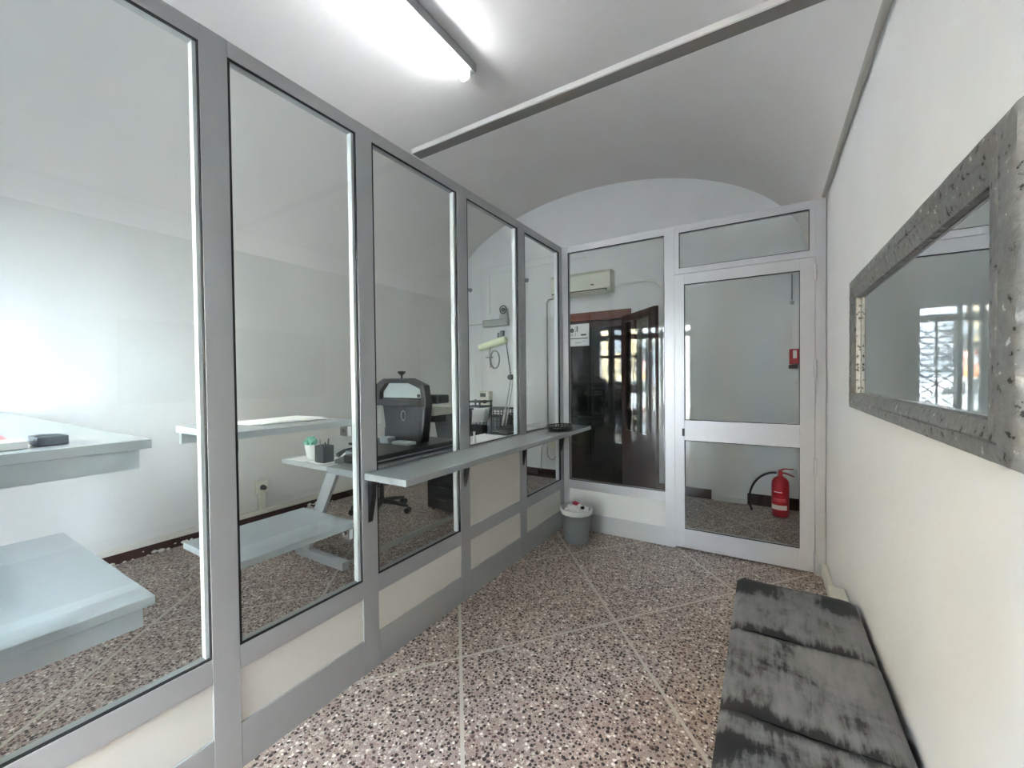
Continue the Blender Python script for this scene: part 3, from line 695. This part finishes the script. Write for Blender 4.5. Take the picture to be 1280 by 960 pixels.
# big black desktop machine
mc = thing('desktop_machine', 'large black desktop machine with an arched clear-windowed hood on the office desk', 'machine', (-1.95, 1.9, .957))
bm = nbm(); prism(bm, [(-1.695, 1.37), (-1.695, 2.10), (-2.20, 2.10), (-2.20, 1.66), (-1.90, 1.60), (-1.90, 1.37)], 'z', lz+.002, lz+.045)
obj('base', bm, 'black', mc, bevel=.008)
obj('base_trim', B(-1.697, -1.690, 1.40, 2.08, lz+.016, lz+.022), 'grey', mc)
bm = nbm(); prism(bm, [(-2.42, .94), (-2.06, .94), (-2.015, 1.26), (-2.47, 1.26)], 'y', 2.12, 2.20); obj('body', bm, 'blackblue', mc, bevel=.012)
arch_o = [(-2.53, 1.20), (-2.53, 1.335), (-2.42, 1.40), (-2.14, 1.40), (-2.005, 1.35), (-1.99, 1.25), (-1.99, 1.20)]
arch_i = [(-2.455, 1.245), (-2.455, 1.30), (-2.39, 1.365), (-2.155, 1.365), (-2.045, 1.325), (-2.035, 1.27), (-2.035, 1.245)]
bm = nbm(); fr_, bk = [], []
for pts_, lst in ((arch_o, 0), (arch_i, 1)): pass
A0 = [bm.verts.new((u, 2.09, v)) for u, v in arch_o]; A1 = [bm.verts.new((u, 2.09, v)) for u, v in arch_i]
B0 = [bm.verts.new((u, 2.15, v)) for u, v in arch_o]; B1 = [bm.verts.new((u, 2.15, v)) for u, v in arch_i]
n = len(arch_o)
for i in range(n):
    j = (i+1) % n
    bm.faces.new((A0[i], A0[j], A1[j], A1[i])); bm.faces.new((B0[i], B1[i], B1[j], B0[j]))
    bm.faces.new((A0[i], B0[i], B0[j], A0[j])); bm.faces.new((A1[i], A1[j], B1[j], B1[i]))
obj('hood_frame', bm, 'black', mc, bevel=.004)
bm = nbm(); prism(bm, arch_i, 'y', 2.13, 2.14); obj('hood_window', bm, mat('hood_plastic', '#9aa3a1', .3), mc)
bm = nbm(); cyl(bm, (-2.09, 2.12, 1.275), (-2.09, 2.135, 1.275), .012); obj('latch', bm, 'black', mc); bm = nbm(); cyl(bm, (-2.27, 2.14, 1.39), (-2.27, 2.14, 1.425), .007); lathe(bm, [(.006, 0), (.028, .02), (.03, .03), (0, .035)], -2.27, 2.14, 1.42, 16)
obj('knob', bm, 'black', mc, smooth=True)
bm = nbm(); tube(bm, [(-2.235+.022*math.cos(a*PI/8), 2.1165, 1.13+.035*math.sin(a*PI/8)) for a in range(16)], .003, 6, True); obj('badge', bm, 'grey', mc)
obj('arm', B(-2.06, -1.87, 2.08, 2.2, 1.225, 1.285), 'black', mc, bevel=.01)
bm = nbm(); box(bm, -2.10, -1.93, 2.1, 2.3, 1.14, 1.20); box(bm, -2.10, -2.04, 2.085, 2.1, 1.15, 1.195); obj('control_box', bm, 'ivory', mc, bevel=.006)
obj('lower_arm', B(-2.06, -1.95, 2.15, 2.25, 1.09, 1.14), 'black', mc)
bm = nbm(); tube(bm, [(-2.07, 2.08, 1.14), (-2.03, 2.05, 1.03), (-2.02, 2.04, .95), (-2.02, 2.0, .96)], .005); obj('cable', bm, 'ivory', mc)
bm = nbm(); box(bm, -2.555, -2.515, 2.08, 2.16, 1.06, 1.2); box(bm, -2.545, -2.525, 2.1, 2.12, .95, 1.06); obj('side_lever', bm, 'white', mc, bevel=.005)
bm = nbm()
for x0_, x1_ in ((-2.56, -2.42), (-2.33, -2.25), (-2.21, -2.05)): obj('tray_piece', B(x0_, x1_, 1.98, 2.06, .94, .965+.02*(x0_ == -2.33)), 'grey', mc, bevel=.006)
for c_ in mc.children:
    if c_.name.split('.')[0] in ('body', 'hood_frame', 'hood_window', 'latch', 'knob', 'badge', 'side_lever', 'tray_piece'):
        c_.data.transform(Matrix.Translation((0, 0, 1.4)) @ Matrix.Scale(.88, 4) @ Matrix.Translation((0, 0, -1.4)))
    elif c_.name.split('.')[0] in ('arm', 'control_box', 'lower_arm', 'cable'):
        c_.data.transform(Matrix.Translation((0, 0, 1.4)) @ Matrix.Scale(.93, 4) @ Matrix.Translation((0, 0, -1.4)))
tb2 = thing('toner_case', 'black slanted case standing to the right of the large machine', 'case', (-1.98, 2.62, .75))
bm = nbm(); prism(bm, [(-2.28, .75), (-2.12, .75), (-2.085, 1.13), (-2.36, 1.10)], 'y', 2.56, 2.75); obj('body', bm, 'blackblue', tb2, bevel=.01)
obj('lid', B(-2.36, -2.085, 2.55, 2.76, 1.13, 1.145), 'black', tb2)
wm = thing('white_stand', 'white curved device stand on the desk beside the black case', 'stand', (-2.22, 3.05, .75))
bm = nbm(); prism(bm, [(-2.42, .75), (-2.36, .75), (-2.30, .98), (-2.16, 1.0), (-2.14, 1.12), (-2.37, 1.12), (-2.40, .98)], 'y', 3.0, 3.08); obj('body', bm, 'white', wm, bevel=.01)
obj('foot', B(-2.46, -2.2, 2.98, 3.12, .751, .77), 'white', wm, bevel=.004)
obj('screen', B(-2.30, -2.15, 3.0, 3.05, .80, .97), 'blackblue', wm, bevel=.005)
# letter tray stack behind
lt = thing('letter_tray', 'grey wire letter tray stack at the back of the office desk', 'tray', (-2.5, 3.5, .75))
for z in (1.05, 1.10, 1.15): obj('tray', B(-2.62, -2.40, 3.28, 3.5, z, z+.012), 'dkgrey', lt)
bm = nbm()
for x in (-2.61, -2.41):
    for y in (3.29, 3.49): box(bm, x-.006, x+.006, y-.006, y+.006, .75, 1.17)
obj('upright', bm, 'dkgrey', lt)
# wire crates + white gadget
wc = thing('wire_crate', 'dark wire mesh crate on the desk behind the fourth pane', 'crate', (-2.6, 3.75, .75))
bm = nbm(); x0_, x1_, y0_, y1_, z0_, z1_ = -2.66, -2.36, 3.58, 3.9, .75, 1.06
for z in [z0_+.008+i*.06 for i in range(6)]:
    tube(bm, [(x0_, y0_, z), (x1_, y0_, z), (x1_, y1_, z), (x0_, y1_, z)], .004, 5, True)
for k in range(8):
    x = x0_+(x1_-x0_)*k/7
    tube(bm, [(x, y0_, z0_), (x, y0_, z1_)], .004, 5); tube(bm, [(x, y1_, z0_), (x, y1_, z1_)], .004, 5)
    y = y0_+(y1_-y0_)*k/7; tube(bm, [(x0_, y, z0_), (x0_, y, z1_)], .004, 5); tube(bm, [(x1_, y, z0_), (x1_, y, z1_)], .004, 5)
obj('wire_mesh', bm, 'dkgrey', wc); obj('top_plate', B(x0_, x1_, y0_, y1_, 1.056, 1.066), 'grey', wc)
obj('content', B(x0_+.02, x1_-.02, y0_+.02, y1_-.02, .755, .98), 'grey', wc, bevel=.01)
gd = thing('thermostat', 'small white device with a black knob standing on the wire crate', 'device', (-2.6, 3.7, 1.066))
obj('body', B(-2.66, -2.53, 3.62, 3.7, 1.067, 1.25), 'ivory', gd, bevel=.01)
bm = nbm(); cyl(bm, (-2.575, 3.60, 1.14), (-2.575, 3.62, 1.14), .02); obj('knob', bm, 'black', gd)
obj('display', B(-2.64, -2.57, 3.614, 3.62, 1.19, 1.23), 'dkgrey', gd)

# lamp with arm
lp = thing('desk_lamp', 'white jointed desk lamp with a pale green tube head and a magnifier', 'lamp', (-1.83, 2.9, .93))
bm = nbm(); lathe(bm, [(.10, 0), (.10, .012), (.05, .03), (.03, .04), (0, .042)], -1.83, 2.92, .956, 28); bm2 = bm
obj('base', bm, 'black', lp, smooth=True)
J0, J1, J2 = Vector((-1.83, 2.92, .99)), Vector((-1.80, 2.9, 1.40)), Vector((-1.845, 2.9, 1.70))
J0 = Vector((-1.90, 2.92, .985))
bm = nbm(); tube(bm, [J0, J1], .006); tube(bm, [J0+Vector((.03, 0, 0)), J1+Vector((.02, 0, -.02))], .006); tube(bm, [J0.lerp(J1, .02), J0.lerp(J1, .35)], .012)
obj('lower_arm', bm, 'white', lp)
bm = nbm(); tube(bm, [J1, J2], .005); obj('upper_arm', bm, 'grey', lp)
bm = nbm(); cyl(bm, J1+Vector((0, -.02, 0)), J1+Vector((0, .02, 0)), .022); obj('joint', bm, 'dkgrey', lp, smooth=True)
h0, h1 = Vector((-2.12, 2.9, 1.655)), Vector((-1.84, 2.9, 1.715))
bm = nbm(); tube(bm, [h0, h0.lerp(h1, .03), h0.lerp(h1, .5), h0.lerp(h1, .97), h1], [.018, .03, .033, .033, .024], 16); obj('lamp_head', bm, 'green_white', lp, smooth=True)
bm = nbm(); cyl(bm, (-1.88, 2.9, 1.74), (-1.88, 2.9, 1.79), .02); cyl(bm, (-1.92, 2.9, 1.735), (-1.92, 2.9, 1.775), .010); obj('pivot', bm, 'grey', lp)
bm = nbm(); tube(bm, [(-1.945+.045*math.cos(a*PI/12), 2.88, 1.55+.075*math.sin(a*PI/12)) for a in range(24)], .006, 8, True); tube(bm, [(-1.99, 2.88, 1.66), (-2.0, 2.88, 1.56), (-1.99, 2.88, 1.48)], .004)
box(bm, -2.03, -1.97, 2.87, 2.89, 1.565, 1.575); obj('magnifier_ring', bm, 'grey', lp)
# flat black pen tray under lamp
tag(obj('black_pouch', prism(nbm(), [(-1.88, .956), (-1.66, .956), (-1.67, .975), (-1.80, .985)], 'y', 2.62, 2.72), 'black'), 'flat black pouch on the ledge in front of the jointed lamp', 'pouch')

# papers on ledge and desk
random.seed(5)
def sheet(cx_, cy__, z, w_, l_, a, lab, grp=None):
    bm = B(-w_/2, w_/2, -l_/2, l_/2, 0, .0015)
    o = obj('paper_sheet', bm, 'paper'); o.location = (cx_, cy__, z); o.rotation_euler = (0, 0, a); tag(o, lab, 'paper', grp)
for i, (x, y, a) in enumerate(((-1.775, 2.28, .02), (-1.785, 2.43, -.03), (-1.775, 2.61, .01), (-1.78, 2.97, .03))):
    sheet(x, y, lz+.0005+.0004*i, .22, .33, a, ['white sheet on the office side of the ledge by the small bottles', 'white sheet on the office side of the ledge, behind the wide post', 'white sheet on the office side of the ledge under the black pouch', 'white sheet on the office side of the ledge under the lamp base'][i], 'white sheets on the ledge')
labs = ['white sheet at the left corner of the L-shaped desk', 'white sheet under the dark pen holder', 'white sheet on the desk behind the pen holder', 'white sheet on the desk left of the black machine', 'white sheet at the rear of the desk wing']
for i, (x, y, a) in enumerate(((-3.22, 2.02, .1), (-2.95, 2.03, -.15), (-3.05, 2.33, .2), (-2.76, 2.12, .05), (-2.4, 3.0, .1))):
    sheet(x, y, .7515+.0018*i, .21, .297, a, labs[i], 'white papers on the desk')
# small bottles on ledge
for i, (x, y, hh, mm, lab) in enumerate(((-1.69, 2.13, .055, 'ivory', 'small pale bottle on the ledge, nearest of three'), (-1.73, 2.17, .07, 'dkgrey', 'small dark bottle on the ledge, middle of three'), (-1.69, 2.24, .06, 'white', 'small white bottle on the ledge, farthest of three'))):
    t = thing('small_bottle', lab, 'bottle', (x, y, lz+.003), 'small bottles on the ledge')
    obj('body', lathe(nbm(), [(.013, 0), (.015, .005), (.015, hh*.55), (.007, hh*.75), (.007, hh)], x, y, lz+.003, 16), mm, t, smooth=True)
    obj('cap', lathe(nbm(), [(.009, 0), (.009, .014), (0, .015)], x, y, lz+.003+hh, 16), 'white' if i else 'dkgrey', t)
# pen holder
ph = thing('pen_holder', 'dark square pen holder with pens at the edge of the desk', 'pen holder', (-2.93, 1.95, .756))
x, y = -2.93, 1.95
bm = nbm(); box(bm, x-.055, x+.055, y-.045, y+.045, .757, .765)
for q in ((x-.055, x-.050, y-.045, y+.045), (x+.05, x+.055, y-.045, y+.045), (x-.055, x+.055, y-.045, y-.04), (x-.055, x+.055, y+.04, y+.045)): box(bm, *q, .757, .885)
obj('cup', bm, 'dkgrey', ph)
for i, (dx, dz, lean, mm) in enumerate(((-.03, .93, -.03, 'grey'), (.0, .90, .01, 'white'), (.03, .94, .025, 'dkgrey'), (.02, .91, -.01, 'black'))):
    bm = nbm(); cyl(bm, (x+dx, y, .77), (x+dx+lean, y, dz), .005, n=8); obj('pen', bm, mm, ph)
gt = thing('tissue_cup', 'white cup with a mint green cloth stuffed in it on the desk', 'cup', (-3.17, 2.0, .757))
obj('cup', lathe(nbm(), [(.04, 0), (.055, .11), (.05, .11), (.037, .01), (0, .008)], -3.17, 2.0, .757, 24), 'white', gt, smooth=True)
o = crumple('cloth', (-3.19, 2.0, .885), .055, 'green', 21, .9); o.parent = gt; o.matrix_parent_inverse = Matrix.Translation(-gt.location)
tl = thing('telephone', 'grey desk telephone on the papers near the third post', 'telephone', (-2.7, 2.0, .757))
bm = nbm(); prism(bm, [(1.93, .76), (2.12, .76), (2.12, .83), (1.93, .79)], 'x', -2.78, -2.64); obj('base', bm, 'dkgrey', tl, bevel=.006)
bm = nbm(); tube(bm, [(-2.765, 1.95, .82), (-2.765, 2.0, .845), (-2.765, 2.06, .85), (-2.765, 2.11, .845)], [.02, .014, .014, .02], 10); obj('handset', bm, 'black', tl, smooth=True)

# papers on the upper shelf behind the second pane
for i, (x, y, a) in enumerate(((-1.95, 1.03, .03), (-1.90, 1.07, -.06), (-1.93, 1.08, .12))):
    sheet(x, y, 1.2095+.002*i, .21, .297, a, ['white sheet on the upper shelf, lowest of three', 'white sheet on the upper shelf nearest the post', 'white sheet topmost on the upper shelf'][i], 'sheets on the upper shelf')
# solids added in place of reflections on the glossy near counter
tag(obj('blue_reflection', B(-1.86, -1.76, .28, .345, 1.2165, 1.243), 'dkblue', bevel=.003), 'small slate blue block in place of a reflection on the counter behind the first pane', 'box')
tag(obj('white_reflection', B(-1.84, -1.74, .17, .262, 1.2165, 1.238), 'paper', bevel=.002), 'white block in place of a reflection, beside the blue one on the counter', 'pad')
tag(obj('red_reflection', prism(nbm(), [(-2.5, 1.2165), (-1.95, 1.2165), (-1.95, 1.222), (-2.5, 1.25)], 'y', .12, .26), 'redp'), 'red wedge in place of a reflection on the counter at the left edge', 'folder')

# black openwork tray on the ledge
bk_ = thing('openwork_tray', 'small black openwork tray at the far end of the ledge', 'tray', (-1.46, 3.15, lz))
bm = nbm(); cx_, cyb = -1.47, 3.14
def ring(rx, ry, z, r): tube(bm, [(cx_+rx*math.cos(a*PI/20), cyb+ry*math.sin(a*PI/20), z) for a in range(40)], r, 6, True)
ring(.07, .11, lz+.006, .005); ring(.10, .15, lz+.035, .006); ring(.085, .13, lz+.02, .004)
for k in range(22):
    a = 2*PI*k/22; c, s = math.cos(a), math.sin(a)
    ring_pts = [(cx_+.085*c+.014*math.cos(q)*-s, cyb+.13*s+.02*math.cos(q)*c, lz+.022+.014*math.sin(q)) for q in [j*PI/5 for j in range(10)]]
    tube(bm, ring_pts, .0035, 5, True)
obj('openwork_rim', bm, 'black', bk_); 
obj('tray_bottom', lathe(nbm(), [(0, 0), (.065, 0), (.07, .006), (0, .006)], cx_, cyb, lz+.001, 24), 'black', bk_)

# ------------------------------------------------------------------ office chair
oc = thing('office_chair', 'black swivel office chair with armrests behind the desk', 'chair', (-3.45, 2.95, 0))
cx_, cyc = -3.45, 2.95
for k in range(5):
    a = 2*PI*k/5+.3; c, s = math.cos(a), math.sin(a)
    bm = nbm(); tube(bm, [(cx_, cyc, .11), (cx_+.15*c, cyc+.15*s, .10), (cx_+.30*c, cyc+.30*s, .075)], [.03, .022, .016], 10); L_ = obj('base_arm', bm, 'black', oc, smooth=True)
    bm = nbm(); p = Vector((cx_+.30*c, cyc+.30*s, .03)); q = Vector((-s, c, 0))
    cyl(bm, p-q*.028, p-q*.006, .030); cyl(bm, p+q*.006, p+q*.028, .030); cyl(bm, p, p+Vector((0, 0, .05)), .006); w_ = obj('castor', bm, 'black', L_, smooth=True); w_.parent = L_; w_.matrix_parent_inverse = Matrix.Identity(4)
bm = nbm(); cyl(bm, (cx_, cyc, .10), (cx_, cyc, .42), .025); obj('gas_lift', bm, 'black', oc)
bm = B(cx_-.24, cx_+.24, cyc-.24, cyc+.24, .42, .50); obj('seat', bm, 'black', oc, bevel=.035, seg=4)
for s in (-1, 1):
    bm = nbm(); x = cx_+.28*s
    tube(bm, [(cx_+.2*s, cyc, .41), (x, cyc, .43), (x, cyc, .64)], .014); prism(bm, [(cyc-.05, .60), (cyc+.05, .60), (cyc+.10, .70), (cyc-.10, .70)], 'x', x-.012, x+.012)
    a_ = obj('armrest', bm, 'dkgrey', oc); bm = B(x-.035, x+.035, cyc-.17, cyc+.14, .70, .725); p_ = obj('arm_pad', bm, 'black', a_, bevel=.01); p_.parent = a_; p_.matrix_parent_inverse = Matrix.Identity(4)
bm = nbm()
bm = B(cx_-.21, cx_+.21, cyc+.22, cyc+.27, .56, .86); obj('backrest', bm, 'black', oc, bevel=.022, seg=3)
bm = nbm(); tube(bm, [(cx_, cyc+.15, .41), (cx_, cyc+.28, .44), (cx_, cyc+.285, .7)], .02); obj('back_post', bm, 'black', oc)
for k, (x, y) in enumerate(((-3.95, 2.9), (-3.80, 3.35))): pass

# ------------------------------------------------------------------ shop front behind the viewpoint
sf = bpy.data.objects.new('window_1', None); COL.objects.link(sf); sf.location = (-2.0, YF, 0); sf['kind'] = 'structure'
def fb(x0, x1, z0, z1, nm='window_frame', m='alu'): return obj(nm, B(x0, x1, YF-.07, YF-.02, z0, z1), m, sf)
fb(-1.565, -1.515, 0, TOPZ); fb(-2.82, -1.14, 2.10, 2.20); fb(-2.82, -1.14, 2.30, TOPZ+.02)
fb(-1.93, -1.80, 0, 2.10, 'door_stile', 'brown_dark'); fb(-2.10, -2.05, 0, TOPZ, 'window_frame', 'brown_dark'); fb(-2.39, -2.27, 0, TOPZ, 'window_frame', 'brown_dark')
fb(-2.65, -2.57, 0, TOPZ, 'window_frame', 'brown_dark'); fb(-2.82, -2.57, 0, 1.30, 'lower_panel', 'brown_dark'); fb(-2.57, -2.27, .46, 1.30, 'lower_panel', 'brown_dark'); fb(-2.57, -2.05, 0, .08); fb(-2.27, -2.10, 1.18, 1.22, 'window_frame', 'brown_dark')
obj('shop_glass', B(-2.82, -1.14, YF-.05, YF-.045, 0.0, 2.33), 'glass', sf)
bm = nbm(); tube(bm, [(-1.82, YF-.02, 1.27), (-1.74, YF+.04, 1.26), (-1.73, YF+.04, 1.15), (-1.74, YF+.04, .98), (-1.82, YF-.02, .97)], .014); obj('door_handle', bm, 'brown_dark', sf)
# folding lattice gate just outside
lg = thing('folding_gate', 'grey folding lattice gate half open outside the shop front', 'gate', (-1.35, YF-.1, 0))
bm = nbm()
x0_, x1_ = -1.515, -1.15; cell = (x1_-x0_)/2; hgt = .155
for k in range(-4, 17):
    z = k*hgt
    for (xa, za, xb, zb) in ((x0_, z, x1_, z+4*hgt*.5), (x0_, z+4*hgt*.5, x1_, z)):
        pts = []
        n_ = 8
        for i in range(n_+1):
            f = i/n_; zz = za+(zb-za)*f
            if 0.02 < zz < 2.08: pts.append((xa+(xb-xa)*f, YF-.10, zz))
        if len(pts) > 1: tube(bm, pts, .008, 5)
obj('lattice_bar', bm, 'dkgrey', lg)
for x in (x0_, (x0_+x1_)/2, x1_): obj('upright', B(x-.009, x+.009, YF-.115, YF-.085, 0, 2.1), 'dkgrey', lg)
# notice with letters on the shop glass
sn = thing('shop_notice', 'white banner with dark letters low on the shop front glass', 'notice', (-2.4, YF, .3))
def translucent(name, col):
    m = bpy.data.materials.new(name); m.use_nodes = True; t = m.node_tree; b = t.nodes['Principled BSDF']; b.inputs['Base Color'].default_value = lin(col)
    tr = t.nodes.new('ShaderNodeBsdfTranslucent'); tr.inputs[0].default_value = lin(col); mx = t.nodes.new('ShaderNodeMixShader'); mx.inputs[0].default_value = .5
    t.links.new(b.outputs[0], mx.inputs[1]); t.links.new(tr.outputs[0], mx.inputs[2]); t.links.new(mx.outputs[0], t.nodes['Material Output'].inputs[0]); return m
M['film'] = translucent('translucent_white_film', '#f0f0ee')
obj('banner', B(-2.57, -2.10, YF-.0445, YF-.0443, .10, .45), 'film', sn)
# letters face the room
text('letters', 'OMELLERI', .085, (-2.33, YF-.042, .30), Matrix.Rotation(PI, 3, 'Z') @ Matrix.Rotation(PI/2, 3, 'X'), 'black', sn)
hb = thing('leaflet_box', 'white leaflet box standing by the shop door', 'box', (-1.76, YF+.1, 0))
obj('body', B(-1.86, -1.67, YF+.02, YF+.16, .02, .52), 'film', hb, bevel=.005)
obj('foot', B(-1.83, -1.70, YF+.03, YF+.14, 0, .03), 'grey', hb)

# ------------------------------------------------------------------ street
M['asphalt'] = mat('asphalt', '#4f4e4c', .9, var=.1, vscale=4)
M['cream'] = mat('cream_render', '#d0ba94', .9, var=.05); M['grey_render'] = mat('grey_render', '#85898f', .9, var=.05)
M['pale_render'] = mat('pale_render', '#85847a', .9); M['signred'] = mat('sign_red', '#b87868', .6); M['signorange'] = mat('sign_orange', '#b0703c', .6)
M['leaf'] = mat('hedge_leaves', '#3f4a2c', .8, bump=.6, bscale=20, var=.4, vscale=12)
o = struct('ground', B(-30, 14, -30, YF-.2, -.22, -.12), 'asphalt')
cb = thing('street_building', 'cream rendered building across the street', 'building', (-8, -12, -.12))
obj('wall', B(-16, -4.35, -14, -10, -.12, 9), 'cream', cb)
for z in (2.9, 5.8):
    for x in (-14.5, -12, -9.5, -7.2, -5.2): f_ = obj('window', B(x-.45, x+.45, -10.02, -9.94, z-.5, z+1.2), 'dkgrey', cb)
obj('cornice', B(-16, -4.3, -10.1, -10, 2.15, 2.27), 'pale_render', cb)
gb = thing('street_building', 'grey building with closed roller shutters across the street', 'building', (-2, -12, -.12))
obj('wall', B(-4.3, -3.0, -14, -10.2, -.12, 9), 'grey_render', gb)
bm = nbm()
for k in range(16): box(bm, -4.2, -3.1, -10.2, -10.15, .1+k*.17, .22+k*.17)
obj('roller_shutter', bm, 'grey', gb)
obj('awning', prism(nbm(), [(-10.2, 2.9), (-9.3, 2.55), (-9.3, 2.45), (-10.2, 2.8)], 'x', -4.28, -3.8), 'dkgrey', gb)
pb = thing('street_building', 'pale yellow building at the right across the street', 'building', (2, -12, -.12))
obj('wall', B(-2.98, 8, -14, -10.4, -.12, 10), 'pale_render', pb)
for x in (-1.5, 1, 3.5): obj('window', B(x-.5, x+.5, -10.45, -10.35, .8, 2.6), 'dkgrey', pb)
sg = thing('street_sign', 'large dark letters on the shop fascia across the street', 'sign', (-4.4, -9.9, 1.8))
text('letters', 'Medical', .55, (-4.35, -9.92, 1.95), Matrix.Rotation(PI, 3, 'Z') @ Matrix.Rotation(PI/2, 3, 'X'), 'black', sg, .01)
obj('fascia_rail', B(-6, -3.2, -9.98, -9.9, 1.6, 1.66), 'dkgrey', sg)
rs = thing('road_sign', 'red and orange road sign panel with a pale disc on two posts', 'sign', (-2.9, -5, -.12))
obj('panel', B(-3.05, -2.76, -5.03, -5.0, 1.3, 1.82), 'signred', rs); obj('lower_panel', B(-3.05, -2.76, -5.0, -4.995, 1.30, 1.46), 'signorange', rs)
bm = nbm(); cyl(bm, (-2.90, -5.0, 1.66), (-2.90, -4.99, 1.66), .105, n=24); obj('disc', bm, 'white', rs)
for x in (-3.0, -2.82): bm = nbm(); cyl(bm, (x, -5.04, -.12), (x, -5.04, 1.8), .02); obj('post', bm, 'alu', rs)
# parked car
pcx = thing('parked_car', 'white parked car in the street', 'car', (-4.2, -7, -.12))
bm = nbm(); prof_ = [(-5.9, .15), (-5.95, .65), (-5.5, .8), (-4.9, .85), (-4.4, 1.25), (-3.2, 1.3), (-2.6, .9), (-2.1, .8), (-2.0, .2)]
prism(bm, prof_, 'y', -7.9, -6.4); obj('body', bm, 'white', pcx, bevel=.08, seg=3)
bm = nbm(); prism(bm, [(-4.75, .88), (-4.35, 1.2), (-3.25, 1.24), (-2.8, .92)], 'y', -6.41, -6.37); obj('window', bm, 'black', pcx)
for x in (-5.2, -2.7):
    bm = nbm(); cyl(bm, (x, -6.55, .2), (x, -6.35, .2), .32, n=28); obj('wheel', bm, 'black', pcx, smooth=True)
